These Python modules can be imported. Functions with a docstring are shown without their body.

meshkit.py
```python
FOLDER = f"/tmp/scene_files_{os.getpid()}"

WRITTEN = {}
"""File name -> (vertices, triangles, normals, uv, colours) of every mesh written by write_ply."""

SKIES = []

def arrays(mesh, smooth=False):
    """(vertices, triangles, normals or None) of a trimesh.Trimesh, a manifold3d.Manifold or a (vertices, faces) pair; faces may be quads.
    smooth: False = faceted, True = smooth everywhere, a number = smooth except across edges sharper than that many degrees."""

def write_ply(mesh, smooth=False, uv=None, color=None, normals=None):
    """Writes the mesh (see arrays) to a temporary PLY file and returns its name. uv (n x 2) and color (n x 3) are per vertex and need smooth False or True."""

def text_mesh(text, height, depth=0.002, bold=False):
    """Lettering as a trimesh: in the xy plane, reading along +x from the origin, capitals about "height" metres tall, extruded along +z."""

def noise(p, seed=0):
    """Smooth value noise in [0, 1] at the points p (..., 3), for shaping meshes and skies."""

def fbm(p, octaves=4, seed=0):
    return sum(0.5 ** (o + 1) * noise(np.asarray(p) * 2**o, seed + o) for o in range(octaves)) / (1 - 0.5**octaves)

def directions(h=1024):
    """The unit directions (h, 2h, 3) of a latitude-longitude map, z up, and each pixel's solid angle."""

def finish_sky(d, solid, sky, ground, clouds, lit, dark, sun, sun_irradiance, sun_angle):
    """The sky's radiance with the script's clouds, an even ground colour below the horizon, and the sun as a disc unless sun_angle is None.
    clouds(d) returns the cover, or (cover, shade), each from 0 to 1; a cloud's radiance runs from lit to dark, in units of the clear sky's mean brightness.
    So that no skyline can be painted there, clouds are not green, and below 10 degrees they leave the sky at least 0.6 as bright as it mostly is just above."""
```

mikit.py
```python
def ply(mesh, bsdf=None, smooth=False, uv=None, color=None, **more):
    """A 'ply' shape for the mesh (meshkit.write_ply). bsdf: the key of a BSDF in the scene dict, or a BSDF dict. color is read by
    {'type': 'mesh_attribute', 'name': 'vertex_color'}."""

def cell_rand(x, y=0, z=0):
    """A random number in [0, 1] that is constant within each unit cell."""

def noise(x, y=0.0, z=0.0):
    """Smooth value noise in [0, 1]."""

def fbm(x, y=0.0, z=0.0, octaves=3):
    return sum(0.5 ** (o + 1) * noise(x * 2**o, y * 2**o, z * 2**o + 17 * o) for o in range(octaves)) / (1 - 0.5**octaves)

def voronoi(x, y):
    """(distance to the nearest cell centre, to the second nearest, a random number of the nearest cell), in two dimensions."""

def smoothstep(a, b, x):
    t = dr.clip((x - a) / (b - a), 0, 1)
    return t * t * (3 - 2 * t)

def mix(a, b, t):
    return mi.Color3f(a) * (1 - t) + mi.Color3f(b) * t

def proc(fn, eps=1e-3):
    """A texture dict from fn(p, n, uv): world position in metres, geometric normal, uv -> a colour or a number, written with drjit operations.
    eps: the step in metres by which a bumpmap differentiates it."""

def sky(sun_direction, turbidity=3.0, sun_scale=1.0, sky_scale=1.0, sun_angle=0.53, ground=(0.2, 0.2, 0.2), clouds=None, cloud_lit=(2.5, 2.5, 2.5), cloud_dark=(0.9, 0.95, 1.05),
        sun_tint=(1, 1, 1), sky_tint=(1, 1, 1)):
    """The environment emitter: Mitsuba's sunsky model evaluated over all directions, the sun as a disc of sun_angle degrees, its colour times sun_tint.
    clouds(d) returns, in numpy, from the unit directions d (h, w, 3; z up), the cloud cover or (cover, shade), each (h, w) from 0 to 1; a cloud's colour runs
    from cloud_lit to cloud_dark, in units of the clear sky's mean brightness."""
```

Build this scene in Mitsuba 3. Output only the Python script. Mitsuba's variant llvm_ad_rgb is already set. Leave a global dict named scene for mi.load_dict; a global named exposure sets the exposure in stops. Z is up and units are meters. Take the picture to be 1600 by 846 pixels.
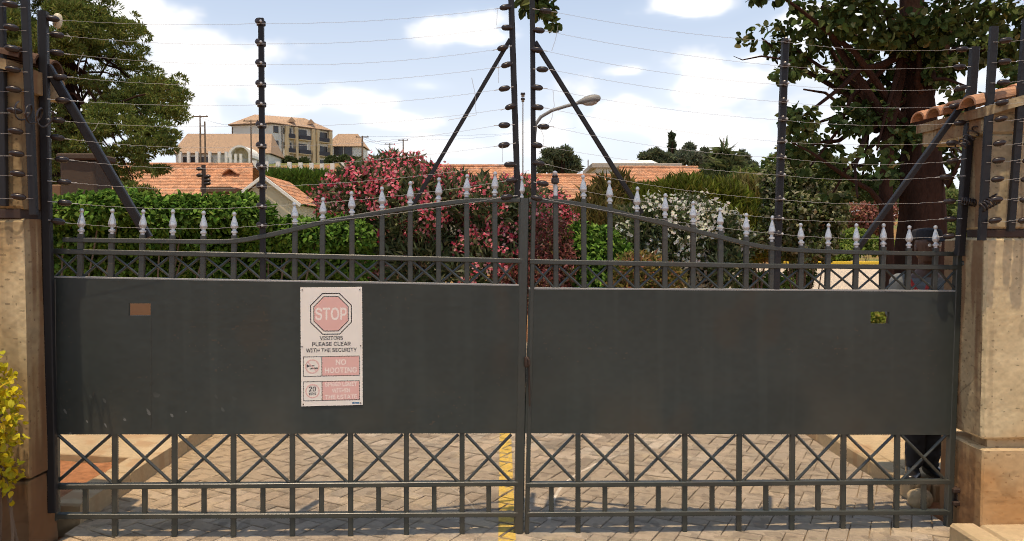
import math
import numpy as np, trimesh, manifold3d as m3, shapely
import shapely.geometry as sg
import drjit as dr
import mitsuba as mi
import mikit, meshkit
from mikit import noise, fbm, smoothstep, mix, cell_rand, proc

scene, labels = {}, {}
T4 = mi.ScalarTransform4f
A = np.array

# ------------------------------------------------------------------ camera, sky, exposure
FOC, EYE = 1280.0, A([0.0, 0.0, 1.6])              # focal length in pixels of a 1600 px wide picture
PITCH, YAW = math.atan(46 / FOC), math.atan(16 / FOC)
FWD = A([math.sin(YAW) * math.cos(PITCH), math.cos(YAW) * math.cos(PITCH), -math.sin(PITCH)])
RGT = A([math.cos(YAW), -math.sin(YAW), 0.0])
UPV = np.cross(RGT, FWD)
scene['camera'] = {'type': 'perspective', 'fov': 2 * math.degrees(math.atan(800 / FOC)), 'fov_axis': 'x',
                   'near_clip': 0.05, 'far_clip': 6000.0,
                   'to_world': T4().look_at(origin=EYE.tolist(), target=(EYE + FWD).tolist(), up=[0, 0, 1])}
exposure = 1.35


def ray(px, py):
    return FWD + RGT * ((px - 800) / FOC) + UPV * ((423 - py) / FOC)


def at(px, py, Y):
    """The point at depth Y (metres along +y) that a measured spot of the photograph stands for."""
    d = ray(px, py)
    return EYE + d * (Y / d[1])


def angles(d):
    d = np.asarray(d)
    return np.arctan2(d[..., 0], d[..., 1]), np.arcsin(np.clip(d[..., 2] / np.linalg.norm(d, axis=-1), -1, 1))


CL = [  # cumulus heaps: measured middle, half width, half height, weight
    (185, 25, 80, 42, 1.15), (330, 110, 85, 50, .95), (420, 150, 75, 36, .8), (300, 190, 80, 36, .6), (545, 160, 70, 26, .9), (625, 190, 60, 18, .85),
    (735, 52, 78, 34, 1.2), (1085, 12, 70, 24, 1.2), (1095, 140, 72, 46, 1.1), (1000, 190, 150, 46, .85), (880, 215, 110, 40, .6), (1150, 215, 120, 40, .75),
    (660, 135, 40, 12, .6), (1170, 92, 50, 14, .7), (985, 112, 40, 13, .7), (700, 235, 160, 22, .55), (1350, 60, 160, 60, .7), (1560, 190, 150, 60, .7), (60, 200, 120, 60, .7)]


def clouds(d):
    az, el = angles(d)
    q = np.stack([az * 20, el * 32, az * 0 + 3.1], -1)
    n = meshkit.fbm(q, 7, 4)
    f = np.zeros_like(az)
    for px, py, rx, ry, w in CL:
        a0, e0 = angles(ray(px, py))
        dy = (el - e0) / (ry / FOC)
        dy = np.where(dy < 0, dy * 1.5, dy)
        f = np.maximum(f, w * np.exp(-0.9 * (((az - a0) / (rx / FOC)) ** 2 + dy ** 2)))
    big = meshkit.fbm(np.stack([az * 4, el * 7, az * 0], -1), 4, 9)
    behind = np.clip((np.abs(az) - .68) / .2, 0, 1) + np.clip((el - .42) / .15, 0, 1)
    f = np.maximum(f, np.clip((big - .51) * 5, 0, 1.1) * np.clip(behind, 0, 1) * np.clip(1.3 - el, .0, 1))
    x = f * 1.25 + (n - .5) * 1.9 - .06
    cover = np.clip((x - .27) / .58, 0, 1)
    cover = cover * cover * (3 - 2 * cover)
    low = .07 + np.clip(1 - el / .55, 0, 1) ** 1.6 * .82      # thin veil of haze, thicker towards the horizon
    cover = 1 - (1 - cover * .93) * (1 - np.clip(low, 0, 1))
    shade = np.clip(.40 - x * .40 + (n - .5) * .6, 0, .38)
    return cover, shade


SUN = (-0.05, -0.225, 1.0)
scene['sky'] = mikit.sky(SUN, turbidity=3.5, clouds=clouds, cloud_lit=(2.65, 2.6, 2.56), cloud_dark=(1.5, 1.52, 1.6), sun_tint=(1.0, .95, .86),
                         sky_scale=1.75, sky_tint=(1.0, 1.03, 1.0), ground=(.2, .17, .13))

# ------------------------------------------------------------------ helpers


def uniq(name):
    if name not in scene and name not in labels:
        return name
    i = 1
    while f'{name}_{i:03d}' in scene or f'{name}_{i:03d}' in labels:
        i += 1
    return f'{name}_{i:03d}'


_next = {}


def key_for(name):
    """The next free key for this name, numbered."""
    n = _next.get(name, 0)
    _next[name] = n + 1
    return name if n == 0 else f'{name}_{n:03d}'


def thing(name, label, cat, group=None):
    k = key_for(name)
    labels[k] = {'label': label, 'category': cat}
    if group:
        labels[k]['group'] = group
    return k


def put(name, mesh, bsdf, parent=None, smooth=False, color=None, uv=None, label=None, cat=None, group=None, kind=None, M=None):
    k = key_for((parent + '__' + name) if parent else name)
    if isinstance(mesh, dict):
        scene[k] = dict(mesh)
    else:
        scene[k] = mikit.ply(mesh, bsdf, smooth=smooth, color=color, uv=uv)
    if M is not None:
        scene[k]['to_world'] = M
    if label or kind:
        e = labels.setdefault(k, {})
        for a, b in (('label', label), ('category', cat), ('group', group), ('kind', kind)):
            if b:
                e[a] = b
    return k


def cat_(ms):
    return trimesh.util.concatenate([m for m in ms if m is not None])


def mesh_of(v, f):
    return trimesh.Trimesh(np.asarray(v, float), np.asarray(f, int), process=False)


def box(x0, x1, y0, y1, z0, z1):
    return trimesh.creation.box(bounds=[[min(x0, x1), min(y0, y1), min(z0, z1)], [max(x0, x1), max(y0, y1), max(z0, z1)]])


def cbox(x0, x1, y0, y1, z0, z1, c=.01):
    """A box with chamfered edges."""
    p = []
    for sx in (0, 1):
        for sy in (0, 1):
            for sz in (0, 1):
                X, Y, Z = (x1 if sx else x0), (y1 if sy else y0), (z1 if sz else z0)
                ix, iy, iz = X + (-c if sx else c), Y + (-c if sy else c), Z + (-c if sz else c)
                p += [[X, iy, iz], [ix, Y, iz], [ix, iy, Z]]
    return trimesh.convex.convex_hull(np.array(p))


def unit(v):
    v = np.asarray(v, float)
    return v / (np.linalg.norm(v) + 1e-12)


def tube(pts, r, n=8, cap=True, phase=0.0, up=None, aspect=1.0):
    """A tube along a polyline with one frame carried along it."""
    p = np.asarray(pts, float)
    r = np.broadcast_to(np.asarray(r, float), (len(p),))
    t = np.gradient(p, axis=0)
    t /= np.linalg.norm(t, axis=1, keepdims=True) + 1e-12
    a = np.asarray(up, float) if up is not None else (A([0, 0, 1.]) if abs(t[0][2]) < .9 else A([1., 0, 0]))
    rings = []
    ang = np.arange(n) * 2 * np.pi / n + phase
    for i in range(len(p)):
        a = unit(a - t[i] * (a @ t[i]))
        b = np.cross(t[i], a)
        rings.append(p[i] + r[i] * (np.cos(ang)[:, None] * a * aspect + np.sin(ang)[:, None] * b))
    v = np.vstack(rings)
    f = []
    for i in range(len(p) - 1):
        for j in range(n):
            k = (j + 1) % n
            f += [[i * n + j, i * n + k, (i + 1) * n + k], [i * n + j, (i + 1) * n + k, (i + 1) * n + j]]
    if cap:
        for base, rev in ((0, True), ((len(p) - 1) * n, False)):
            for j in range(1, n - 1):
                f.append([base, base + j + 1, base + j] if rev else [base, base + j, base + j + 1])
    return mesh_of(v, f)


def bar(p0, p1, w, d, nrm, ch=.12):
    """A rolled-steel bar from p0 to p1: w across in the plane, d deep along nrm, with eased edges."""
    p0, p1 = np.asarray(p0, float), np.asarray(p1, float)
    return barline([p0, p1], w, d, nrm, ch)


def barline(pts, w, d, nrm, ch=.12):
    pts = np.asarray(pts, float)
    nrm = unit(nrm)
    c = ch * min(w, d)
    sec = [(-w / 2 + c, -d / 2), (w / 2 - c, -d / 2), (w / 2, -d / 2 + c), (w / 2, d / 2 - c), (w / 2 - c, d / 2), (-w / 2 + c, d / 2), (-w / 2, d / 2 - c), (-w / 2, -d / 2 + c)]
    t = np.gradient(pts, axis=0)
    v, f = [], []
    for p, tt in zip(pts, t):
        tt = unit(tt)
        side = unit(np.cross(tt, nrm))
        v += [p + side * a + nrm * b for a, b in sec]
    n = 8
    for i in range(len(pts) - 1):
        for j in range(n):
            k = (j + 1) % n
            f += [[i * n + j, (i + 1) * n + j, (i + 1) * n + k], [i * n + j, (i + 1) * n + k, i * n + k]]
    for base, rev in ((0, False), ((len(pts) - 1) * n, True)):
        for j in range(1, n - 1):
            f.append([base, base + j + 1, base + j] if rev else [base, base + j, base + j + 1])
    m = mesh_of(v, f)
    if m.volume < 0:
        m.invert()
    return m


def revolve(profile, n=12):
    """profile: (radius, z) rows from bottom to top."""
    pr = np.asarray(profile, float)
    ang = np.arange(n) * 2 * np.pi / n
    v = np.vstack([np.stack([r * np.cos(ang), r * np.sin(ang), np.full(n, z)], 1) for r, z in pr] + [[[0, 0, pr[0, 1]]], [[0, 0, pr[-1, 1]]]])
    f = []
    for i in range(len(pr) - 1):
        for j in range(n):
            k = (j + 1) % n
            f += [[i * n + j, i * n + k, (i + 1) * n + k], [i * n + j, (i + 1) * n + k, (i + 1) * n + j]]
    a, b = len(v) - 2, len(v) - 1
    e = (len(pr) - 1) * n
    for j in range(n):
        k = (j + 1) % n
        f += [[a, k, j], [b, e + j, e + k]]
    return mesh_of(v, f)


def place(mesh, origin, zaxis=(0, 0, 1), xhint=(1, 0, 0)):
    z = unit(zaxis)
    x = np.asarray(xhint, float)
    if abs(unit(x) @ z) > .95:
        x = A([0, 1., 0])
    x = unit(x - z * (x @ z))
    y = np.cross(z, x)
    m = mesh.copy()
    m.vertices = mesh.vertices @ np.stack([x, y, z]) + np.asarray(origin)
    return m


def quadsheet(corners, thick=None):
    return mesh_of(corners, [[0, 1, 2], [0, 2, 3]])


def prism(poly, z0, z1):
    m = trimesh.creation.extrude_polygon(poly, z1 - z0, engine='earcut')
    m.apply_translation([0, 0, z0])
    return m


def smooth01(a, b, x):
    t = np.clip((np.asarray(x, float) - a) / (b - a), 0, 1)
    return t * t * (3 - 2 * t)


# ------------------------------------------------------------------ materials
def rgb(c):
    return {'type': 'rgb', 'value': [float(x) for x in c]}


def mat(name, color, rough=.6, spec=.5, metallic=0.0, bump=None, two=False, **more):
    base = color if isinstance(color, dict) else rgb(color)
    b = {'type': 'principled', 'base_color': base, 'roughness': rough, 'specular': spec, 'metallic': metallic, **more}
    if bump:
        b = {'type': 'bumpmap', 'arbitrary': proc(bump[0], eps=bump[2]), 'scale': bump[1], 'bsdf': b}
    if two:
        b = {'type': 'twosided', 'bsdf': b}
    scene[name] = b
    return name


HB_A = math.radians(-27.0)                          # the pavers' herringbone is laid askew to the road
HB_U = (math.cos(HB_A), math.sin(HB_A))
HB_V = (-math.sin(HB_A), math.cos(HB_A))
PW = .105
HL, HR = A([-2.30, 4.18]), A([2.545, 4.58])          # hinge points of the two leaves on the ground


def paver_color(p, n, uv):
    u, v = (p.x * HB_U[0] + p.y * HB_U[1]) / PW, (p.x * HB_V[0] + p.y * HB_V[1]) / PW
    i, j = dr.floor(u), dr.floor(v)
    k = (i - j) - 4 * dr.floor((i - j) / 4)
    i = dr.select(dr.abs(k - 1) < .5, i - 1, i)
    j = dr.select(dr.abs(k - 2) < .5, j - 1, j)
    r = cell_rand(i, j, 1)
    r2 = cell_rand(i, j, 5)
    tone = .74 + .40 * r - .16 * smoothstep(.9, .93, cell_rand(i, j, 9))
    c = mix((.315, .245, .175), (.335, .282, .218), r2) * tone
    big = fbm(p.x * .9, p.y * .9, 2.0)
    oil = smoothstep(.60, .74, fbm(p.x * 2.3 + 4, p.y * 1.4, 6.0))
    c = c * (1 - .38 * oil)
    sand = smoothstep(.55, .75, fbm(p.x * 6.5, p.y * 6.5, 9.0))
    c = mix(c, mi.Color3f(.42, .33, .21), sand * .45)
    c = mix(c, mi.Color3f(.27, .215, .155), smoothstep(.42, .68, big) * .75)
    near_left = smoothstep(-1.2, -2.2, p.x)
    c = mix(c, mi.Color3f(.50, .33, .15), near_left * .3)
    grain = fbm(p.x * 60, p.y * 60, p.z * 60)
    c = c * (.82 + .36 * grain)
    spots = smoothstep(.66, .72, noise(p.x * 17, p.y * 17, 3.0))
    c = c * (1 - .22 * spots)
    # pale scratches that the gate's drop bolts have drawn on the paving
    for h, rad, w, amt, amin in ((HR, 2.27, .015, 1.0, .0), (HL, 2.24, .008, .28, .0)):
        d = dr.sqrt(dr.square(p.x - float(h[0])) + dr.square(p.y - float(h[1])))
        wob = (noise(p.x * 5, p.y * 5, 1.0) - .5) * .02
        s = smoothstep(w, w * .4, dr.abs(d - rad + wob)) * smoothstep(4.6, 4.75, p.y) * smoothstep(6.6, 5.4, p.y)
        s = s * (.35 + .65 * noise(p.x * 30, p.y * 30, 8.0)) * amt
        c = mix(c, mi.Color3f(.62, .55, .45), s)
    return c


def grain_bump(p, n, uv):
    return fbm(p.x * 90, p.y * 90, p.z * 90)


mat('paver_clay', proc(paver_color), .85, .3, bump=(grain_bump, .003, .003))


def concrete_color(p, n, uv):
    f = fbm(p.x * 3.1, p.y * 3.1, p.z * 3.1)
    g = fbm(p.x * 45, p.y * 45, p.z * 45)
    c = mix((.49, .385, .215), (.61, .505, .315), f) * (.74 + .50 * g)
    pits = smoothstep(.80, .86, noise(p.x * 60, p.y * 60, p.z * 60))
    c = c * (1 - .45 * pits)
    crack = smoothstep(.012, .004, dr.abs(fbm(p.x * 2.6 + 3, p.y * 2.6, p.z * 2.2, 4) - .5)) * smoothstep(.5, .6, fbm(p.x * 1.3, p.y * 1.3, p.z * 1.3 + 5))
    c = c * (1 - .4 * crack)
    streak = fbm(p.x * 26 + p.y * 17, p.z * 1.3, 4.0)
    c = mix(c, mi.Color3f(.22, .16, .095), smoothstep(.56, .74, streak) * (.35 + .35 * smoothstep(1.4, 1.8, p.z)) * smoothstep(.2, .9, p.z))
    c = c * (1 - .25 * smoothstep(1.55, 1.75, p.z))  # upper part darkened in colour, painted shade below the little roof
    soil = smoothstep(.72, .12, p.z + (f - .5) * .6)
    c = mix(c, mi.Color3f(.42, .20, .065), soil * .8)
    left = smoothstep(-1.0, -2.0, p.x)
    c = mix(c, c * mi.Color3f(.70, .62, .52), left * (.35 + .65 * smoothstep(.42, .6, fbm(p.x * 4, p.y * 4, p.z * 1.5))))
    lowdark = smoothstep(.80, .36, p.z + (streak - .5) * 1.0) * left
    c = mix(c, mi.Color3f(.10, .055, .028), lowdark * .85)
    cr = fbm(p.x * 7, p.y * 7, p.z * 7)
    c = c * (1 - .18 * smoothstep(.58, .66, cr))
    # painted shade on the faces beside the gate, with rusty runs from the hinges
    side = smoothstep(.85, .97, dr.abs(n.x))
    rust_shade = (.45 + .55 * smoothstep(.42, .58, fbm(p.y * 14, p.z * 1.1, 7.0))) * side
    c = mix(c, mi.Color3f(.17, .085, .04), rust_shade * .8)
    return c


def concrete_bump(p, n, uv):
    return fbm(p.x * 22, p.y * 22, p.z * 22, 4)


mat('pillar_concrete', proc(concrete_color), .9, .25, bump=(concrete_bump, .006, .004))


def slab_color(p, n, uv):
    f = fbm(p.x * 2.2, p.y * 2.2, 5.0)
    g = fbm(p.x * 50, p.y * 50, p.z * 50)
    c = mix((.36, .26, .145), (.46, .35, .21), f) * (.86 + .28 * g)
    st = smoothstep(.57, .7, fbm(p.x * 6, p.y * 6, 1.0))
    return mix(c, mi.Color3f(.34, .20, .10), st * .6)


mat('slab_concrete', proc(slab_color), .9, .25, bump=(concrete_bump, .004, .004))


def earth_color(p, n, uv):
    f = fbm(p.x * 3, p.y * 3, 1.0)
    g = fbm(p.x * 40, p.y * 40, 2.0)
    c = mix((.22, .085, .035), (.33, .15, .065), f) * (.7 + .6 * g)
    far = smoothstep(12, 30, p.y)
    gr = smoothstep(.4, .6, fbm(p.x * .15, p.y * .15, 3.0))
    return mix(c, mix((.07, .10, .025), (.16, .16, .06), g), far * (.35 + .6 * gr))


def earth_bump(p, n, uv):
    return fbm(p.x * 30, p.y * 30, 1.0, 4)


mat('red_earth', proc(earth_color), .95, .2, bump=(earth_bump, .012, .004))


def paint_color(p, n, uv):
    f = fbm(p.x * 2.2, p.y * 2.2, p.z * 2.2)
    g = fbm(p.x * 30, p.y * 30, p.z * 30)
    c = mix((.027, .034, .032), (.041, .047, .041), f) * (.9 + .2 * g)
    drip = smoothstep(.5, .75, fbm(p.x * 16, p.y * 3, p.z * .7))
    c = c * (1 + .13 * drip)
    chip = smoothstep(.83, .88, noise(p.x * 70, p.y * 70, p.z * 70)) * smoothstep(.5, .65, fbm(p.x * 3, p.y * 3, p.z * 3 + 4))
    c = mix(c, mi.Color3f(.10, .065, .04), chip * .4)
    dust = smoothstep(.95, .55, p.z) * smoothstep(.35, .7, fbm(p.x * 5, p.y * 2, p.z * 3))
    c = mix(c, mi.Color3f(.10, .085, .06), dust * .25)
    rust_shade = smoothstep(.64, .76, fbm(p.x * 4 + 9, p.y * 2, p.z * 1.8))
    c = mix(c, mi.Color3f(.06, .045, .03), rust_shade * .28)
    sc = smoothstep(.86, .92, noise(p.x * 38 + p.z * 17, p.z * 24 - p.x * 6, 2.0)) * smoothstep(.85, .7, p.z) * smoothstep(.56, .6, p.z) * smoothstep(-1.3, -1.7, p.x)
    return mix(c, mi.Color3f(.22, .22, .21), sc * .5)


def sheet_bump(p, n, uv):
    return fbm(p.x * 1.6, p.y * 1.6, p.z * 1.9, 2) + .06 * fbm(p.x * 40, p.y * 40, p.z * 40)


mat('gate_paint', proc(paint_color), .36, .55)
mat('lit_edge', (.26, .26, .25), .45, .5)  # pale colour paints in the sunlit top edge of the panel
mat('sheet_paint', proc(paint_color), .48, .35, bump=(sheet_bump, .028, .01))
mat('post_paint', (.016, .016, .018), .5, .3)
mat('silver_paint', (.50, .525, .55), .26, .6, metallic=.4)
mat('galvanised', (.55, .54, .52), .4, .5, metallic=.6)
mat('wire_metal', (.42, .41, .39), .5, .5)
mat('insulator_black', (.022, .015, .014), .3, .5)
mat('insulator_ivory', (.62, .55, .38), .4, .5)
mat('dark_steel', (.045, .026, .018), .6, .4)
mat('black_rubber', (.012, .012, .013), .5, .4)


def tile_color(p, n, uv):
    f = fbm(p.x * 1.4, p.y * 1.4, p.z * 1.4)
    r = cell_rand(p.x / .24, p.y / .3, p.z / .2)
    c = mix((.41, .18, .085), (.49, .265, .15), f) * (.72 + .5 * r)
    lich = smoothstep(.55, .68, fbm(p.x * 5, p.y * 5, p.z * 5))
    return mix(c, mi.Color3f(.30, .19, .12), lich * .45)


mat('clay_tile', proc(tile_color), .85, .3)
mat('cream_wall', (.56, .49, .33), .9, .2)
mat('beige_wall', (.68, .66, .59), .9, .2)  # far walls, made paler with distance haze put into the colour
mat('ochre_wall', (.50, .40, .25), .9, .2)
mat('brown_roof', (.38, .26, .17), .9, .2)
mat('grey_roof', (.42, .37, .31), .9, .2)
mat('white_paint', (.72, .69, .62), .8, .3)
mat('window_dark', (.035, .035, .04), .25, .5)
mat('frame_brown', (.12, .075, .045), .7, .3)
mat('fence_dark', (.05, .05, .06), .8, .2)
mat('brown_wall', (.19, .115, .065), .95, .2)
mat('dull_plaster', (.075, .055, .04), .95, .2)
mat('lamp_grey', (.24, .235, .215), .5, .4)
mat('court_paving', (.34, .28, .21), .95, .2)
mat('yellow_paint', (.60, .40, .035), .8, .3)
mat('pole_wood', (.17, .125, .09), .9, .2)


def line_paint(p, n, uv):
    w = fbm(p.x * 34, p.y * 34, 1.0)
    s = smoothstep(.55, .78, w) * .75
    return mix((.50, .335, .07), (.36, .27, .16), s) * (.85 + .3 * noise(p.x * 70, p.y * 70, 4.0))


mat('line_paint', proc(line_paint), .8, .3)


def bark_color(p, n, uv):
    f = fbm(p.x * 9, p.y * 9, p.z * 1.6)
    g = fbm(p.x * 40, p.y * 40, p.z * 14)
    return mix((.024, .012, .008), (.060, .028, .018), f) * (.65 + .7 * g)


def bark_bump(p, n, uv):
    return fbm(p.x * 14, p.y * 14, p.z * 3.0, 4)


mat('bark', proc(bark_color), .95, .2, bump=(bark_bump, .035, .005))
mat('twig', (.14, .10, .07), .9, .2)


def leafmat(name, rough=.5, trans=.7, spec=.5):
    scene[name] = {'type': 'principledthin', 'base_color': {'type': 'mesh_attribute', 'name': 'vertex_color'}, 'roughness': rough, 'diff_trans': trans, 'spec_trans': 0.0, 'eta': 1.45}
    return name


leafmat('leaf', .5, .6)
leafmat('leaf_dark', .45, .28)
leafmat('leaf_glossy', .28, .5)
leafmat('petal', .6, .8)

# ------------------------------------------------------------------ foliage tools


def rand_dirs(rng, n):
    v = rng.normal(size=(n, 3))
    return v / np.linalg.norm(v, axis=1, keepdims=True)


def nz(v):
    return v / (np.linalg.norm(v, axis=1, keepdims=True) + 1e-12)


def leaf_mesh(P, D, N, L, W, rng, col, var=.25, shape='oval', bend=.25, hue=None):
    """One leaf per row: foot P, direction D, face N, length L, width W. Returns the mesh and a colour per vertex."""
    n = len(P)
    L, W = np.broadcast_to(L, (n,))[:, None], np.broadcast_to(W, (n,))[:, None]
    D = nz(D)
    N = nz(N - D * (N * D).sum(1, keepdims=True))
    S = np.cross(D, N)
    if shape == 'blade':          # 2 triangles
        rows = [(0, 0, 0), (.45, .5, .12), (.45, -.5, .12), (1, 0, -bend)]
        F = [[0, 1, 3], [0, 3, 2]]
    elif shape == 'oval':         # 4 triangles
        rows = [(0, 0, 0), (.3, .5, .07), (.3, -.5, .07), (.7, .42, .0), (.7, -.42, .0), (1, 0, -bend)]
        F = [[0, 1, 2], [2, 1, 3], [2, 3, 4], [4, 3, 5]]
    else:                         # 'round': folded along its rib, 8 triangles
        rows = [(0, 0, 0), (.22, .42, .10), (.22, -.42, .10), (.6, .5, .06), (.6, -.5, .06), (.88, .26, -.06), (.88, -.26, -.06), (1, 0, -bend), (.5, 0, -.05)]
        F = [[0, 1, 8], [0, 8, 2], [1, 3, 8], [8, 4, 2], [3, 5, 8], [8, 6, 4], [5, 7, 8], [8, 7, 6]]
    R = np.array(rows)
    V = P[:, None] + D[:, None] * (R[None, :, :1] * L[:, None]) + S[:, None] * (R[None, :, 1:2] * W[:, None]) + N[:, None] * (R[None, :, 2:] * L[:, None])
    k = len(rows)
    Fm = (np.array(F)[None] + (np.arange(n) * k)[:, None, None]).reshape(-1, 3)
    C = np.asarray(col, float)
    if C.ndim == 1:
        C = np.tile(C, (n, 1))
    C = C * (1 + var * (rng.random((n, 1)) * 2 - 1)) * (1 + .12 * (rng.random((n, 3)) * 2 - 1))
    return (V.reshape(-1, 3), Fm), np.repeat(np.clip(C, 0, .9), k, 0)


def join(parts):
    vs, fs, cs, o = [], [], [], 0
    for (v, f), c in parts:
        vs.append(v), fs.append(f + o), cs.append(c)
        o += len(v)
    return (np.vstack(vs), np.vstack(fs)), np.vstack(cs)


def in_blobs(rng, blobs, n, shell=.55, flat=0.0):
    """n points spread over ellipsoids (centre, radii); shell: how far the points keep from the middles. Also the outward direction."""
    vol = np.array([r[0] * r[1] + r[1] * r[2] + r[0] * r[2] for c, r in blobs])
    pick = rng.choice(len(blobs), n, p=vol / vol.sum())
    C, R = np.array([b[0] for b in blobs])[pick], np.array([b[1] for b in blobs])[pick]
    d = rand_dirs(rng, n)
    rad = shell + (1 - shell) * rng.random((n, 1)) ** .7
    return C + d * R * rad, nz(d / R)


def palette(rng, n, cols, w=None):
    cols = np.array(cols)
    return cols[rng.choice(len(cols), n, p=w)]


def limb_tree(name, segs, bsdf='bark', parent=None, n=9):
    return put(name, cat_([tube(p, r, n) for p, r in segs]), bsdf, parent, smooth=50)

# ------------------------------------------------------------------ the lie of the land


def cross(x, y):
    """The driveway falls a little from left to right; away from the gate that fades out."""
    x, y = np.asarray(x, float), np.asarray(y, float)
    x = np.clip(x, -3.2, 3.2)
    return (.0 - .0236 * x + .0063 * x * x) * (1 - smooth01(9, 16, y))


def terrain(x, y):
    x, y = np.asarray(x, float), np.asarray(y, float)
    side = smooth01(60, -25, x)
    rise = smooth01(52, 160, y) * (6.5 + 9.7 * side) + smooth01(200, 900, y) * 6
    return cross(x, y) + rise


xs = np.unique(np.concatenate([np.linspace(-12, 12, 49), np.linspace(-120, 120, 49), np.linspace(-2500, 2500, 21)]))
ys = np.unique(np.concatenate([np.linspace(-6, 18, 49), np.linspace(18, 220, 60), np.linspace(-400, 3000, 24)]))
gx, gy = np.meshgrid(xs, ys, indexing='ij')
gv = np.stack([gx, gy, terrain(gx, gy) - .075], -1).reshape(-1, 3)
ii, jj = np.meshgrid(np.arange(len(xs) - 1), np.arange(len(ys) - 1), indexing='ij')
q = (ii * len(ys) + jj).ravel()
gf = np.vstack([np.stack([q, q + len(ys), q + len(ys) + 1], 1), np.stack([q, q + len(ys) + 1, q + 1], 1)])
put('ground', (gv, gf), 'red_earth', smooth=True, kind='structure', label='red earth and dry grass ground running back to the hills')

# driveway of clay pavers: every paver a piece of its own
drive_poly = shapely.union_all([sg.box(-2.265, 4.02, 2.545, 13.0), sg.box(-2.9, -1.0, 2.42, 4.02)])
bedv = []
for poly in (sg.box(-2.265, 4.0, 2.545, 13.0), sg.box(-2.9, -1.0, 2.42, 4.0)):
    x0, y0, x1, y1 = poly.bounds
    bx, by = np.meshgrid(np.linspace(x0, x1, 7), np.linspace(y0, y1, 12), indexing='ij')
    v = np.stack([bx, by, cross(bx, by) - .014], -1).reshape(-1, 3)
    a, b = np.meshgrid(np.arange(6), np.arange(11), indexing='ij')
    k = (a * 12 + b).ravel()
    bedv.append(mesh_of(v, np.vstack([np.stack([k, k + 12, k + 13], 1), np.stack([k, k + 13, k + 1], 1)])))
mat('joint_sand', (.23, .165, .10), .95, .1)
DRIVE = put('driveway', cat_(bedv), 'joint_sand', kind='structure', label='driveway of tan clay pavers laid herringbone behind and in front of the gate')
rng = np.random.default_rng(5)


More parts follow.
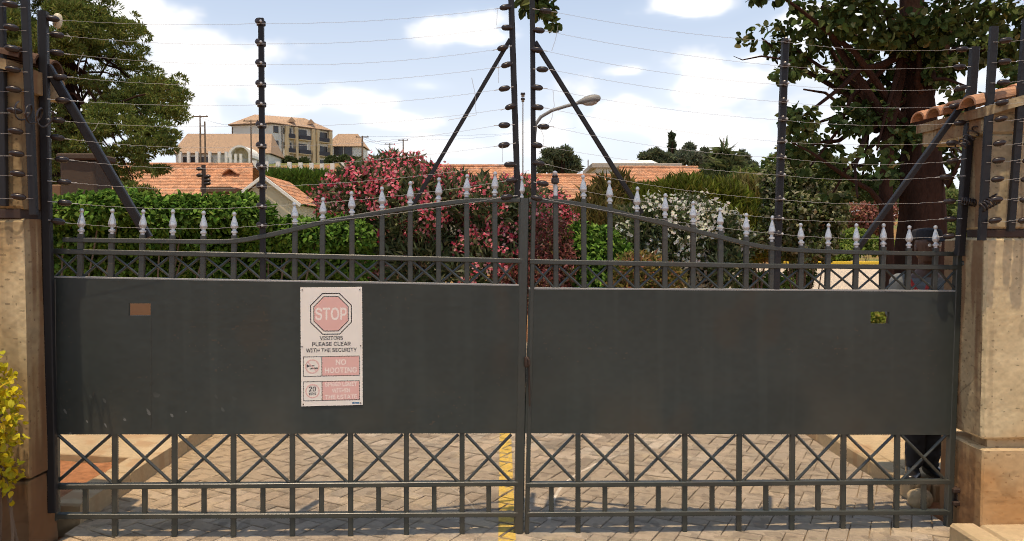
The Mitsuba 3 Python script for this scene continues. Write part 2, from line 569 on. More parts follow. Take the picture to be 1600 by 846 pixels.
def paver_mesh(poly, dz, tilt, h=.05, c=.004):
    """A clay paver from its outline: upright sides, an eased edge and a flat face, following the fall of the drive."""
    r = np.array(sg.polygon.orient(poly).exterior.coords)[:-1]
    if len(r) < 3:
        return None
    inner = poly.buffer(-c, join_style='mitre')
    if inner.is_empty or inner.geom_type != 'Polygon':
        return None
    ctr = r.mean(0)
    ri = ctr + (r - ctr) * (1 - c / np.maximum(np.abs(r - ctr).min(1), .02))[:, None].clip(.75, .97)
    n = len(r)

    def z(p, o):
        return cross(p[:, 0], p[:, 1]) + dz + o + (p - ctr) @ tilt
    v = np.vstack([np.c_[r, z(r, -h)], np.c_[r, z(r, -c)], np.c_[ri, z(ri, 0)]])
    f = []
    for k in range(n):
        e = (k + 1) % n
        for lv in (0, 1):
            f += [[lv * n + k, lv * n + e, (lv + 1) * n + e], [lv * n + k, (lv + 1) * n + e, (lv + 1) * n + k]]
    f += [[2 * n, 2 * n + k, 2 * n + k + 1] for k in range(1, n - 1)]
    return mesh_of(v, f)


pavers, line_bits = [], []
line_poly = sg.Polygon([(-.022, -1), (.07, -1), (.078, 8), (.066, 13), (-.02, 13), (-.018, 8)])
shapely.prepare(drive_poly)
M = int(16 / PW)
for i in range(-M, M):
    for j in range(-M, M):
        k = (i - j) % 4
        if k not in (0, 3):
            continue
        w, h = (2, 1) if k == 0 else (1, 2)
        g = .0022 / PW
        uv4 = [(i + g, j + g), (i + w - g, j + g), (i + w - g, j + h - g), (i + g, j + h - g)]
        c = [(PW * (u * HB_U[0] + v * HB_V[0]), PW * (u * HB_U[1] + v * HB_V[1])) for u, v in uv4]
        cy, cx = sum(p[1] for p in c) / 4, sum(p[0] for p in c) / 4
        if not (-1.2 < cy < 13.2 and -3.1 < cx < 2.75):
            continue
        poly = sg.Polygon(c).intersection(drive_poly)
        if poly.geom_type != 'Polygon' or poly.area < .002:
            continue
        dz, tilt = rng.normal() * .0014 - (.004 if rng.random() < .03 else 0), rng.normal(size=2) * .0045
        m = paver_mesh(poly, dz, tilt)
        if m is None:
            continue
        pavers.append((cx, cy, m))
        lp = poly.buffer(-.005).intersection(line_poly)
        if lp.geom_type == 'Polygon' and lp.area > .0006:
            ctr = np.array(poly.exterior.coords)[:-1].mean(0)
            r = np.array(sg.polygon.orient(lp).exterior.coords)[:-1]
            v = np.c_[r, cross(r[:, 0], r[:, 1]) + dz + .0025 + (r - ctr) @ tilt]
            line_bits.append(mesh_of(v, [[0, a, a + 1] for a in range(1, len(r) - 1)]))


def near_rank(c):
    x, y, _ = c
    return (y if y > 3.95 and abs(x) < 2.6 else 100 + abs(y - 4))


pavers.sort(key=near_rank)
for _, _, m in pavers[:295]:
    put('paver', m, 'paver_clay', DRIVE)
put('far_pavers', cat_([m for _, _, m in pavers[295:]]), 'paver_clay', DRIVE, kind='stuff')
put('centre_line', cat_(line_bits), 'line_paint', DRIVE)

# kerbs and pavements
for side, xin, y0, y1 in ((-1, -2.27, 4.36, 13.0), (1, 2.55, 5.02, 13.0)):
    KB = thing('kerb', ('left' if side < 0 else 'right') + ' hand kerb of concrete stones along the paved driveway', 'kerb')
    labels[KB] = {'label': labels[KB]['label'], 'kind': 'structure'}
    y = y0
    while y < y1:
        L = .92 if y > y0 + .01 else .6
        ye = min(y + L, y1)
        xa, xb = (xin, xin + side * .13)
        m = cbox(xa, xb, y + .004, ye - .004, -.10, .105, .012)
        m = m.subdivide()
        v = m.vertices.copy()
        v[:, 2] += cross(v[:, 0], v[:, 1]) + (meshkit.noise(v * 7) - .5) * .008
        v[:, 0] += (meshkit.noise(v * 9 + 5) - .5) * .012
        m.vertices = v
        put('kerb_stone', m, 'slab_concrete', KB)
        y = ye
    PV = thing('pavement', ('left' if side < 0 else 'right') + ' hand pavement of large concrete flagstones behind the kerb', 'pavement')
    labels[PV] = {'label': labels[PV]['label'], 'kind': 'structure'}
    x = xin + side * .135
    for cx in range(3):
        wx = (.78, .74, .7)[cx]
        y = (5.32 if side < 0 else 5.0) + (0, -.0, .0)[cx]
        n = 0
        while y < 8.1:
            L = (.62, .74, .68)[(n + cx * 2) % 3]
            m = cbox(x + side * .006, x + side * (wx - .006), y + .006, y + L - .006, -.05, .10 + rng.normal() * .003, .006)
            v = m.vertices.copy()
            v[:, 2] += cross(v[:, 0], v[:, 1])
            m.vertices = v
            put('flagstone', m, 'slab_concrete', PV)
            y += L
            n += 1
        x += side * wx
# earth bank inside the left kerb and the raised slab in front of the right pillar
ex, ey = np.meshgrid(np.linspace(-4.4, -2.395, 30), np.linspace(2.6, 5.32, 34), indexing='ij')
ez = cross(ex, ey) + .055 + .05 * (meshkit.fbm(np.stack([ex * 4, ey * 4, ex * 0], -1)) - .5) - .05 * smooth01(4.4, 3.9, ey)
k = np.arange(29 * 34).reshape(29, 34)[:, :-1].ravel()
put('earth_bed', mesh_of(np.stack([ex, ey, ez], -1).reshape(-1, 3), np.vstack([np.stack([k, k + 34, k + 35], 1), np.stack([k, k + 35, k + 1], 1)])), 'red_earth', smooth=True, kind='structure', label='bare red earth between the left pillar and the pavement')
AP = thing('apron', 'raised concrete apron in front of the right pillar', 'apron')
labels[AP] = {'label': labels[AP]['label'], 'kind': 'structure'}
for x0, x1, y0, y1 in ((2.42, 2.56, 3.2, 4.36), (2.566, 3.3, 3.75, 4.335), (2.566, 3.3, 3.1, 3.744)):
    m = cbox(x0, x1, y0, y1, -.1, .075, .014).subdivide().subdivide()
    v = m.vertices.copy()
    v[:, 2] += (meshkit.noise(v * 9) - .5) * .012
    v[:, 0] += (meshkit.noise(v * 8 + 3) - .5) * .012
    m.vertices = v
    put('slab', m, 'slab_concrete', AP)
put('earth_strip', cbox(2.56, 4.3, 4.3, 5.0, -.2, -.012, .03), 'red_earth', kind='structure', label='strip of bare earth behind the right pillar')
# paved court far behind on the right, with its yellow kerb
put('paved_court', box(5.5, 60, 26.5, 47, -.1, .03), 'court_paving', kind='structure', label='pale paved court seen through the gate on the right')

# ------------------------------------------------------------------ pillars


def rough(m, amt, sc, it=3):
    m = m.copy()
    for _ in range(it):
        m = m.subdivide()
    v = m.vertices.copy()
    v += (np.stack([meshkit.fbm(v * sc + k * 9.1, 3) for k in range(3)], -1) - .5) * amt
    m.vertices = v
    return m


def pillar(side, inner, front, depth, grooves, topz, label, over=.085, tail=.27, tile='clay_tile_two'):
    """side -1 left, 1 right. inner: x of the face beside the gate; front: y of the front face."""
    t = thing('gate_pillar', label, 'pillar')
    low, back, outer = front + depth + (.2 if side > 0 else .0), front + depth, inner + side * .95
    g0, g1, b0, b1 = grooves
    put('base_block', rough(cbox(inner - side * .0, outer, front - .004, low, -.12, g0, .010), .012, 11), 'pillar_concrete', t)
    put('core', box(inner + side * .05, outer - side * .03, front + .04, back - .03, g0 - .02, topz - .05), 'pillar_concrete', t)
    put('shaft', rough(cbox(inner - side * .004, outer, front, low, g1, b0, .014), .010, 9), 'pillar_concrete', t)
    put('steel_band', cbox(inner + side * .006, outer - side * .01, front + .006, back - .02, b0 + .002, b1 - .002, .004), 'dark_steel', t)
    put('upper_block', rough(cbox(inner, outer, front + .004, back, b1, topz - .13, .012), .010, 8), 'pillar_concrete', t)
    put('corbel', cbox(inner - side * .035, outer, front + .0, back + tail - .03, topz - .13, topz - .02, .012), 'pillar_concrete', t)
    # little tiled roof, falling towards the gate
    ya, yb = front - .07, back + tail
    sl = math.tan(math.radians(16))
    xe = inner - side * over

    def slope(xx):
        return topz + abs(xx - xe) * sl
    m = trimesh.convex.convex_hull(np.array([[x, y, slope(x) + o] for x in (xe + side * .03, outer + side * .05) for y in (ya, yb) for o in (-.055, -.005)]))
    put('roof_slab', rough(m, .014, 12), 'pillar_concrete', t)
    put('roof_infill', trimesh.convex.convex_hull(np.array([[x, y, z] for y in (front + .01, back - .01) for x, z in ((inner + side * .01, topz - .06), (outer - side * .01, topz - .06), (inner + side * .01, slope(inner) - .03), (outer - side * .01, slope(outer) - .03))])), 'pillar_concrete', t)
    nb = max(3, int((yb - ya) / .15))
    pitch = (yb - ya - .03) / nb
    for row in range(3):
        for b in range(nb):
            yc = ya + .015 + pitch * (b + .5)
            x0, x1 = xe + side * (row * .34 - .015), xe + side * (row * .34 + .40)
            pts, rr = [], []
            ang = np.linspace(0, np.pi, 9)
            v, f = [], []
            for s, (xx, rad, up) in enumerate(((x0, .072, .012 + .004 * row), (x1, .060, -.002))):
                for rad2 in (rad, rad - .013):
                    for a in ang:
                        v.append([xx - side * sl * math.sin(a) * rad2 * 0, yc + rad2 * math.cos(a) * pitch / .15, slope(xx) + up + rad2 * .8 * math.sin(a)])
            n9 = 9
            for e in range(8):
                f += [[e, e + 1, 18 + e + 1], [e, 18 + e + 1, 18 + e]]                     # outer face
                f += [[9 + e + 1, 9 + e, 27 + e], [9 + e + 1, 27 + e, 27 + e + 1]]         # inner face
                f += [[e + 1, e, 9 + e], [e + 1, 9 + e, 9 + e + 1]]                        # end
            f += [[0, 18, 27], [0, 27, 9], [8, 17, 35], [8, 35, 26]]
            mm = mesh_of(v, f)
            mm.fix_normals()
            put('roof_tile', mm, tile, t)
    return t


mat('dark_tile', (.10, .06, .04), .9, .2, two=True)  # darker brown tile colour for the left pillar's roof
scene['clay_tile_two'] = {'type': 'twosided', 'bsdf': {k: v for k, v in scene['clay_tile'].items()}}
LP_IN, RP_IN, LP_F, RP_F = -2.29, 2.585, 3.93, 4.34
PL = pillar(-1, LP_IN, LP_F, .25, (.44, .455, 1.705, 1.755), 2.44, 'left concrete gate pillar with water stains and yellow shrub at its foot', .02, .12, 'dark_tile')
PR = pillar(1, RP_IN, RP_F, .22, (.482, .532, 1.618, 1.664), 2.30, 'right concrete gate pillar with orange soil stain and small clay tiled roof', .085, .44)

# ------------------------------------------------------------------ the gate
CEN = A([.03, 4.45])


class Plane:
    def __init__(self, a, b):
        self.a = np.asarray(a, float)
        t = unit(np.asarray(b, float) - self.a)
        self.n = A([t[1], -t[0], 0.0])                # towards the photographer
        if self.n[1] > 0:
            self.n = -self.n
        self.t = A([t[0], t[1], 0.0])

    def __call__(self, px, py, off=0.0):
        o = A([self.a[0], self.a[1], 0.0]) + self.n * off
        d = ray(px, py)
        return EYE + d * (((o - EYE) @ self.n) / (d @ self.n))


FIN_W = .78
FIN = [(.013, 0), (.013, .012), (.021, .016), (.021, .026), (.013, .031), (.012, .040), (.021, .050), (.0255, .060), (.022, .078), (.014, .105), (.0085, .122), (.0075, .130), (.012, .135), (.0135, .143), (.011, .152), (.004, .157)]


def finial(h):
    """A cast spear point with a fluted belly and a ball on top."""
    m = revolve([(r * FIN_W, z * h / .157) for r, z in FIN], 16)
    v = m.vertices.copy()
    ang = np.arctan2(v[:, 1], v[:, 0])
    belly = np.exp(-((v[:, 2] - .07 * h / .157) / .03) ** 2)
    v[:, :2] *= (1 + .07 * belly * np.cos(ang * 8))[:, None]
    m.vertices = v
    return m


def bullet(length=.064, r=.0155):
    z = np.array([-.5, -.42, -.28, -.08, .08, .28, .42, .5]) * length
    rr = np.array([.25, .62, .92, 1., 1., .92, .62, .25]) * r
    m = revolve(np.stack([rr, z], 1), 14)
    v = m.vertices.copy()
    ang = np.arctan2(v[:, 1], v[:, 0])
    v[:, :2] *= (1 + .10 * np.cos(ang * 5))[:, None]
    m.vertices = v
    return m


BUL = bullet()


def sag_line(p, q, n=7, sag=.0):
    t = np.linspace(0, 1, n)[:, None]
    r = np.asarray(p) * (1 - t) + np.asarray(q) * t
    r[:, 2] -= 4 * sag * (t * (1 - t))[:, 0]
    return r


def curve(pl, pts, off=0.0, n=40):
    """A smooth line through measured spots of the leaf's plane."""
    from scipy.interpolate import PchipInterpolator
    P = np.array([pl(x, y, off) for x, y in pts])
    s = (P - P[0]) @ pl.t
    o = np.argsort(s)
    u = np.linspace(s[o][0], s[o][-1], n)
    z = PchipInterpolator(s[o], P[o, 2])(u)
    return P[o][0][None] + np.stack([pl.t[0] * (u - u[0]), pl.t[1] * (u - u[0]), z - P[o][0][2]], 1)


def build_leaf(pl, label, S):
    t = thing('gate_leaf', label, 'gate')
    n = pl.n
    # sheet-steel panel with its viewing slot
    O = pl(*S['panel'][0])

    def flat(px, py):
        p = pl(px, py)
        return ((p - O) @ pl.t, p[2])
    outer = sg.Polygon([flat(*p) for p in S['panel']])
    hx0, hy0, hx1, hy1 = S['slot']
    hole = sg.Polygon([flat(hx0, hy0), flat(hx1, hy0), flat(hx1, hy1), flat(hx0, hy1)])
    m = trimesh.creation.extrude_polygon(outer.difference(hole), .022, engine='earcut')
    v = m.vertices
    m.vertices = np.stack([O[0] + pl.t[0] * v[:, 0], O[1] + pl.t[1] * v[:, 0], v[:, 1]], 1) + n * (v[:, 2:] - .004)
    if m.volume < 0:
        m.invert()
    put('panel', m, 'sheet_paint', t)
    # lip along the panel's top edge
    (xa, ya), (xb, yb) = S['panel'][0], S['panel'][1]
    put('panel_lip', bar(pl(xa, ya - 1), pl(xb, yb - 1), .010, .034, n), 'lit_edge', t)
    # hinge stile and meeting stile
    for px0, py0, px1, py1, w in S['stiles']:
        put('stile', bar(pl(px0, py0), pl(px1, py1), w, .042, n), 'gate_paint', t)
    # rails
    put('arch_rail', barline(curve(pl, S['arch'], .002), .024, .036, n), 'gate_paint', t)
    for pts in S['rails']:
        put('rail', barline([pl(*p, .003) for p in pts], .026, .040, n), 'gate_paint', t)
    # pickets with their spear points
    for px, ytop, ybase, ybot, kind in S['pickets']:
        a, b = pl(px + S['lean'](px), ybot), pl(px, ybase)
        pk = put('picket', bar(a, b, .027, .027, n), 'gate_paint', t)
        tip = pl(px + 1.1 * math.sin(px * 1.7), ytop + .8 * math.sin(px * .9))
        if kind == 'spear':
            f = place(finial(np.linalg.norm(tip - b)), b, tip - b)
            put('finial', f, 'silver_paint', pk, smooth=35)
        elif kind == 'broken':                       # a point that has lost its casting, with an insulator tied to it
            put('finial', cat_([place(revolve([(.012, 0), (.012, .055), (.008, .06), (.008, .10), (.013, .115), (.013, .128), (.005, .134)], 12), b, tip - b)]), 'silver_paint', pk, smooth=35)
            put('tied_insulator', place(revolve([(.012, 0), (.022, .008), (.022, .03), (.015, .036), (.018, .045), (.010, .052)], 12), b + unit(tip - b) * .062, tip - b), 'insulator_black', pk, smooth=35)
    # small cross bracing between the rail and the panel
    for (xa, xb, yt, yb) in S['upper_x']:
        for s in (0, 1):
            p0, p1 = (xa, xb) if s == 0 else (xb, xa)
            put('cross_bar', tube([pl(p0, yt, .006 * (1 - 2 * s)), pl(p1, yb, .006 * (1 - 2 * s))], .0065, 8), 'gate_paint', t, smooth=40)
    # lower lattice
    for px, y0, y1 in S['balusters']:
        put('baluster', bar(pl(px, y0), pl(px + S['blean'](px), y1), .027, .027, n), 'gate_paint', t)
    for (xa, xb, yt, yb) in S['lower_x']:
        for s in (0, 1):
            p0, p1 = (xa, xb) if s == 0 else (xb, xa)
            put('lattice_bar', tube([pl(p0, yt, .008 * (1 - 2 * s)), pl(p1, yb, .008 * (1 - 2 * s))], .0085, 8), 'gate_paint', t, smooth=40)
    for px, y0, y1 in S['shorts']:
        put('short_baluster', bar(pl(px, y0), pl(px, y1), .025, .025, n), 'gate_paint', t)
    # fence posts, their stays and insulators
    for x0, y0, x1, y1, w, ins in S['posts']:
        o = .11 if w in (.041, .042) else .0
        b, tp = pl(x1, y1, o * .6), pl(x0, y0, o)
        ps = put('fence_post', bar(b, tp, w, w, n), 'post_paint', t)
        if ins == 'reel':
            for y in S['mid_y']:
                f = (y - y0) / (y1 - y0)
                c = pl(x0 + (x1 - x0) * f, y) + n * .0
                up = unit(tp - b)
                put('clamp', cat_([place(revolve([(.019, -.013), (.024, -.010), (.024, .010), (.019, .013)], 10), c, up), place(revolve([(.010, 0), (.016, .012), (.012, .02), (.015, .03), (.006, .034)], 10), c + n * .012, n + up * .2 - pl.t * .55)]), 'insulator_black', ps, smooth=35)
                put('clip', place(revolve([(.006, 0), (.007, .012), (.004, .016)], 8), c + n * .040 + pl.t * .006, n), 'galvanised', ps, smooth=35)
    for x0, y0, x1, y1, w in S['stays']:
        put('stay', bar(pl(x0, y0, .09 if w > .026 else 0.), pl(x1, y1, -.035), w, w, n), 'post_paint', t)
    # live wires and the strain insulators at their ends
    rr = np.random.default_rng(S['seed'])
    for k, (ye, ym, yc) in enumerate(S['wires']):
        dirs = S['dir']
        xe, xm, xc = S['wx'][0](ye), S['wx'][1](ym), S['wx'][2](yc)
        le, lc = 32 + rr.uniform(-6, 10), 20 + rr.uniform(-6, 12)
        pe, pm, pc = pl(xe + dirs * le, ye + rr.uniform(0, 6), .10), pl(xm, ym, .045), pl(xc - dirs * lc, yc + rr.uniform(0, 6), .03)
        pts = np.vstack([sag_line(pe, pm, 8, .012 + .012 * rr.random()), sag_line(pm, pc, 8, .014 + .02 * rr.random())[1:]])
        put('wire', tube(pts, .0008, 5), 'wire_metal', t)
        for foot, end in ((pl(xe, ye, .12), pe), (pl(xc, yc, .02), pc)):
            ax = unit(end - foot)
            c = foot + ax * (np.linalg.norm(end - foot) - .038)
            put('strain_insulator', place(BUL, c, ax), 'insulator_black', t, smooth=50)
            put('tie_wire', tube([foot, c - ax * .034, c + ax * .034, end + ax * .02], [.0022, .002, .002, .0022], 5), 'wire_metal', t)
    for pts in S['jumpers']:
        P = np.array([pl(x, y, .04) for x, y in pts])
        put('jumper', tube(P, .0012, 5), 'wire_metal', t)
    return t


def lin(x0, y0, x1, y1):
    return lambda y: x0 + (x1 - x0) * (y - y0) / (y1 - y0)


def seq(xs, ys, default=None):
    return lambda x: float(np.interp(x, xs, ys))


# left leaf, spots measured on the photograph (pixels), turned into metres on the leaf's own plane
PLN = Plane(HL, CEN)
panel_top = seq([84, 440, 818], [434, 440, 447])
rail2 = seq([86, 410, 812], [393, 399, 408])
arch_pts = [(100, 375), (240, 377), (330, 378), (366, 377), (411, 369.5), (461, 358.5), (504, 348), (550, 340), (597, 332), (641, 325), (685, 319.5), (729, 314.5), (773, 313), (812, 313)]
arch = seq(*zip(*arch_pts))
pk = [(127, 325, 366), (175, 326, 366), (223, 328, 367), (270, 328, 368), (318, 330, 369), (366, 331, 368), (461, 316, 351), (504, 308, 345), (550, 300, 337), (597, 292, 329), (641, 284, 322), (685, 277, 316), (729, 272, 308), (773, 269, 306), (814, 276, 313)]
nodes = [85, 127, 175, 223, 270, 318, 366, 411, 461, 504, 550, 597, 641, 685, 729, 773, 808]
low = [88, 180, 273, 365, 457, 548, 635, 722, 805]
midr, botr = seq([86, 400, 806], [760, 758, 755]), seq([88, 400, 806], [806, 805, 803])
mid_y = [37, 69, 101, 133, 164, 197, 229, 261, 292, 323, 353]
LEFT = build_leaf(PLN, 'left gate leaf of dark green steel sheet, the one that carries the notice board', dict(
    panel=[(84, 434), (818, 447), (812, 676), (83, 678)], slot=(203, 474, 237, 493),
    stiles=[(84, 436, 87, 812, .034), (819, 310, 810, 836, .050)],
    arch=arch_pts, rails=[[(86, 393), (410, 399), (815, 408)], [(86, 760), (400, 758), (808, 755)], [(88, 806), (400, 805), (808, 803)]],
    pickets=[(x, a, b, panel_top(x), 'spear') for x, a, b in pk], lean=lambda x: (x - 600) * .004,
    upper_x=[(a + 3, b - 3, rail2((a + b) / 2) + 4, panel_top((a + b) / 2) - 3) for a, b in zip(nodes, nodes[1:])],
    balusters=[(x, 677, 837 if i not in (0, 8) else 806) for i, x in enumerate(low)][1:-1], blean=lambda x: (440 - x) * .0 ,
    lower_x=[(a + (6 if i else 2), b - 6, 679, 753) for i, (a, b) in enumerate(zip(low, low[1:]))],
    shorts=[((a + b) / 2, midr((a + b) / 2), botr((a + b) / 2)) for a, b in zip(low, low[1:])],
    posts=[(67, 18, 83, 800, .041, None), (408, 29, 411, 441, .028, 'reel'), (796, -80, 809, 312, .030, None)],
    stays=[(74, 104, 232, 372, .042), (797, 62, 642, 327, .022)], darkstay=False, mid_y=mid_y, seed=3,
    wires=list(zip([27, 52, 80, 121, 155, 186, 213, 248, 283, 315, 344], mid_y, [10, 43, 72, 99, 136, 165, 195, 224, 257, 281, 306])),
    wx=(lin(68, 20, 76, 380), lin(408, 29, 411, 380), lin(797, 0, 809, 310)), dir=1,
    jumpers=[[(131, 82), (124, 95), (122, 112)], [(155, 190), (148, 203), (140, 210)], [(777, 15), (776, 40)], [(737, 122), (742, 145), (744, 180), (700, 188)], [(779, 100), (779, 130)], [(785, 226), (785, 254)], [(104, 52), (112, 60), (108, 66)]]))

PRN = Plane(CEN, HR)
panel_top = seq([826, 1500], [452, 456])
rail2 = seq([828, 1200, 1492], [409, 416, 418])
arch_pts = [(826, 313), (868, 315), (912, 320.5), (953, 329), (995, 339.5), (1039, 350), (1083, 360.5), (1126, 371), (1166, 381), (1206, 388), (1240, 391), (1300, 393.5), (1380, 395.5), (1496, 397)]
arch = seq(*zip(*arch_pts))
pk = [(868, 270, 306), (912, 274, 311), (953, 282, 319), (995, 292, 331), (1039, 303, 341), (1083, 314, 351), (1126, 324, 361), (1166, 333, 370), (1206, 338, 378), (1252, 348, 384), (1294, 349, 385), (1338, 350, 387), (1380, 350, 386), (1420, 352, 388), (1462, 352, 388)]
nodes = [830, 868, 912, 953, 995, 1039, 1083, 1126, 1166, 1208, 1252, 1294, 1338, 1380, 1420, 1462, 1496]
low = [820, 903, 987, 1070, 1155, 1238, 1318, 1402, 1484]
midr, botr = seq([822, 1480], [757, 754]), seq([824, 1480], [803, 800])
mid_y = [66, 104, 133, 160, 188, 222, 247, 274, 312, 342, 366]
RIGHT = build_leaf(PRN, 'right gate leaf of dark green steel sheet, without a notice board', dict(
    panel=[(826, 452), (1500, 456), (1490, 679), (820, 676)], slot=(1358, 487, 1387, 506),
    stiles=[(834, 312, 823, 832, .022), (1497, 392, 1481, 822, .036)],
    arch=arch_pts, rails=[[(828, 409), (1200, 416), (1494, 418)], [(822, 757), (1150, 755), (1482, 752)], [(824, 803), (1150, 801), (1482, 800)]],
    pickets=[(x, a, b, panel_top(x), 'broken' if x == 868 else 'spear') for x, a, b in pk], lean=lambda x: -(x - 1000) * .006,
    upper_x=[(a + 3, b - 3, rail2((a + b) / 2) + 4, panel_top((a + b) / 2) - 3) for a, b in zip(nodes, nodes[1:])],
    balusters=[(x, 678, 835) for x in low][1:-1], blean=lambda x: -(x - 900) * .004,
    lower_x=[(a + (6 if i else 8), b - 6, 680, 751) for i, (a, b) in enumerate(zip(low, low[1:]))],
    shorts=[((a + b) / 2, midr((a + b) / 2), botr((a + b) / 2)) for a, b in zip(low, low[1:])],
    posts=[(831, -80, 834, 312, .026, None), (1227, 64, 1212, 452, .036, 'reel'), (1523, 74, 1499, 400, .042, None)],
    stays=[(836, 66, 1003, 334, .024), (1515, 148, 1341, 388, .030)], darkstay=False, mid_y=mid_y, seed=8,
    wires=list(zip([76, 104, 135, 162, 191, 223, 248, 275, 313, 342, 368], mid_y, [14, 46, 77, 108, 136, 167, 198, 226, 254, 285, 309])),
    wx=(lin(1523, 76, 1500, 390), lin(1227, 64, 1214, 380), lin(832, 0, 834, 310)), dir=-1,
    jumpers=[[(872, 40), (868, 62), (862, 80)], [(864, 142), (866, 165), (862, 186), (856, 196)], [(844, 200), (850, 215), (848, 235)], [(1497, 215), (1502, 250), (1500, 290)]]))
# hinges, latch and drop bolt
for y in (402, 580, 775):
    c = PLN(68, y, 0)
    put('hinge', cat_([cbox(c[0] - .035, c[0] + .035, c[1] - .03, c[1] + .03, c[2] - .045, c[2] + .045, .01), place(revolve([(.02, -.06), (.024, -.05), (.024, .05), (.02, .06)], 12), c + A([.01, -.03, 0]))]), 'dark_steel', LEFT)
for y, w in ((412, 1), (594, 1), (766, 0), (786, 0)):
    c = PRN(1509 - (y > 700) * 14, y, .02)
    put('hinge', cbox(c[0] - .03, c[0] + .035, c[1] - .025, c[1] + .03, c[2] - .012, c[2] + .014, .005), 'gate_paint' if w else 'dark_steel', RIGHT)
c = PRN(1497, 776, .0)
put('hinge_pin', place(revolve([(.018, -.06), (.022, -.05), (.022, .05), (.018, .06)], 12), c), 'dark_steel', RIGHT, smooth=30)
c = PRN(823, 566, .03)
put('latch', cat_([place(revolve([(.010, -.028), (.014, -.02), (.014, .02), (.010, .028)], 10), c), tube([c + A([.0, -.005, .02]), c + A([.012, -.022, .015]), c + A([.014, -.024, -.012]), c + A([.004, -.012, -.022])], .005, 8), tube([c + A([.012, -.004, -.02]), c + A([.016, -.003, -.24])], .004, 6)]), 'dark_steel', RIGHT, smooth=35)
put('weld_seam', bar(PLN(236, 497, .0195), PLN(236, 668, .0195), .006, .003, PLN.n, .3), 'gate_paint', LEFT)
put('pale_insulator', place(bullet(.075, .022), PLN(90, 33, .06), (0.05, 0, 1)), 'insulator_ivory', LEFT, smooth=50)

# ------------------------------------------------------------------ the notice board
mat('sign_white', (.78, .73, .66), .6, .4)
mat('sign_pink', (.70, .42, .375), .6, .4)
mat('sign_pale', (.80, .71, .65), .6, .4)
mat('ink_black', (.028, .026, .026), .6, .4)
mat('ink_blue', (.06, .16, .30), .6, .4)
SB = thing('notice_board', 'faded white notice board with pink STOP octagon fixed to the left gate leaf', 'sign')
SO = PLN(470, 449)
SX = (PLN(566, 449) - SO) @ PLN.t / 96            # metres per photograph pixel on the board
SXY = (SO[2] - PLN(470, 634)[2]) / 185


def on_sign(poly, z0, z1):
    """poly in board pixels (x right, y down) -> a flat piece lying on the board."""
    m = trimesh.creation.extrude_polygon(poly, z1 - z0, engine='earcut')
    v = m.vertices
    m.vertices = A([SO[0], SO[1], 0]) + np.outer((v[:, 0] - 470) * SX, PLN.t) + np.outer(v[:, 2] + z0, PLN.n) + np.stack([0 * v[:, 0], 0 * v[:, 0], SO[2] - (v[:, 1] - 449) * SXY], 1)
    if m.volume < 0:
        m.invert()
    return m


def sign_text(s, cx, cy, cap, width, z, bold=True):
    m = meshkit.text_mesh(s, cap, depth=.0006, bold=bold)
    x0, x1 = m.bounds[0][0], m.bounds[1][0]
    v = m.vertices
    px = cx + ((v[:, 0] - (x0 + x1) / 2) * width / (x1 - x0))
    py = cy - (v[:, 1] - cap / 2)
    m.vertices = A([SO[0], SO[1], 0]) + np.outer((px - 470) * SX, PLN.t) + np.outer(v[:, 2] + z, PLN.n) + np.stack([0 * px, 0 * px, SO[2] - (py - 449) * SXY], 1)
    return m


def octagon(cx, cy, r):
    R = r / math.cos(math.pi / 8)
    return sg.Polygon([(cx + R * math.cos(math.pi / 8 + k * math.pi / 4), cy + R * math.sin(math.pi / 8 + k * math.pi / 4)) for k in range(8)])


put('board', on_sign(sg.box(470, 449, 566, 634).buffer(1).buffer(-1), .0185, .0225), 'sign_white', SB)
z1, z2, z3 = .0229, .0235, .0241
oc = (517.4, 490.4)
put('octagon_outline', on_sign(octagon(*oc, 32.4).difference(octagon(*oc, 31)), z1, z2), 'ink_black', SB)
put('octagon', on_sign(octagon(*oc, 26.2), z1, z2), 'sign_pink', SB)
put('octagon_outline', on_sign(octagon(*oc, 27.4).difference(octagon(*oc, 26.2)), z1, z2), 'ink_black', SB)
put('lettering', sign_text('STOP', oc[0], oc[1], 18, 49, z2), 'sign_pale', SB)
for s, y, w in (('VISITORS', 528.2, 36), ('PLEASE CLEAR', 537.4, 60), ('WITH THE SECURITY', 547, 79)):
    put('lettering', sign_text(s, 517.6, y, 5.8, w, z1, True), 'ink_black', SB)
for y0, y1 in ((556.5, 587.8), (595.3, 626)):
    b = sg.box(473.3, y0, 561.5, y1)
    put('frame_line', on_sign(b.difference(b.buffer(-.9, join_style='mitre')).union(sg.box(501.8, y0, 502.8, y1)), z1, z2), 'ink_black', SB)
    put('pink_field', on_sign(sg.box(502.85, y0 + .95, 560.55, y1 - .95), z1, z2), 'sign_pink', SB)
    c = sg.Point(487.5, (y0 + y1) / 2).buffer(11, 24)
    put('ring', on_sign(c.difference(sg.Point(487.5, (y0 + y1) / 2).buffer(9.4, 24)), z1, z2), 'sign_pink', SB)
put('lettering', sign_text('NO', 532, 566, 8, 16, z2), 'sign_pale', SB)
put('lettering', sign_text('HOOTING', 532, 578.6, 8, 50, z2), 'sign_pale', SB)
for s, y, w in (('SPEED LIMIT', 600.5, 50), ('WITHIN', 610.4, 28), ('THE ESTATE', 620.4, 50)):
    put('lettering', sign_text(s, 532, y, 6.2, w, z2), 'sign_pale', SB)
put('lettering', sign_text('20', 487.5, 607.2, 7.2, 11, z1), 'ink_black', SB)
put('lettering', sign_text('KPH', 487.5, 615, 4.0, 11, z1, True), 'ink_black', SB)
horn = shapely.union_all([sg.Polygon([(479, 568.8), (484.5, 571.2), (479, 574)]), sg.box(484, 570.8, 487, 572), sg.Polygon([(483.5, 575.2), (495.5, 573.4), (495.5, 576), (484, 576.2)]), sg.Polygon([(486.5, 570.2), (491.5, 570.2), (489, 572.2)])])
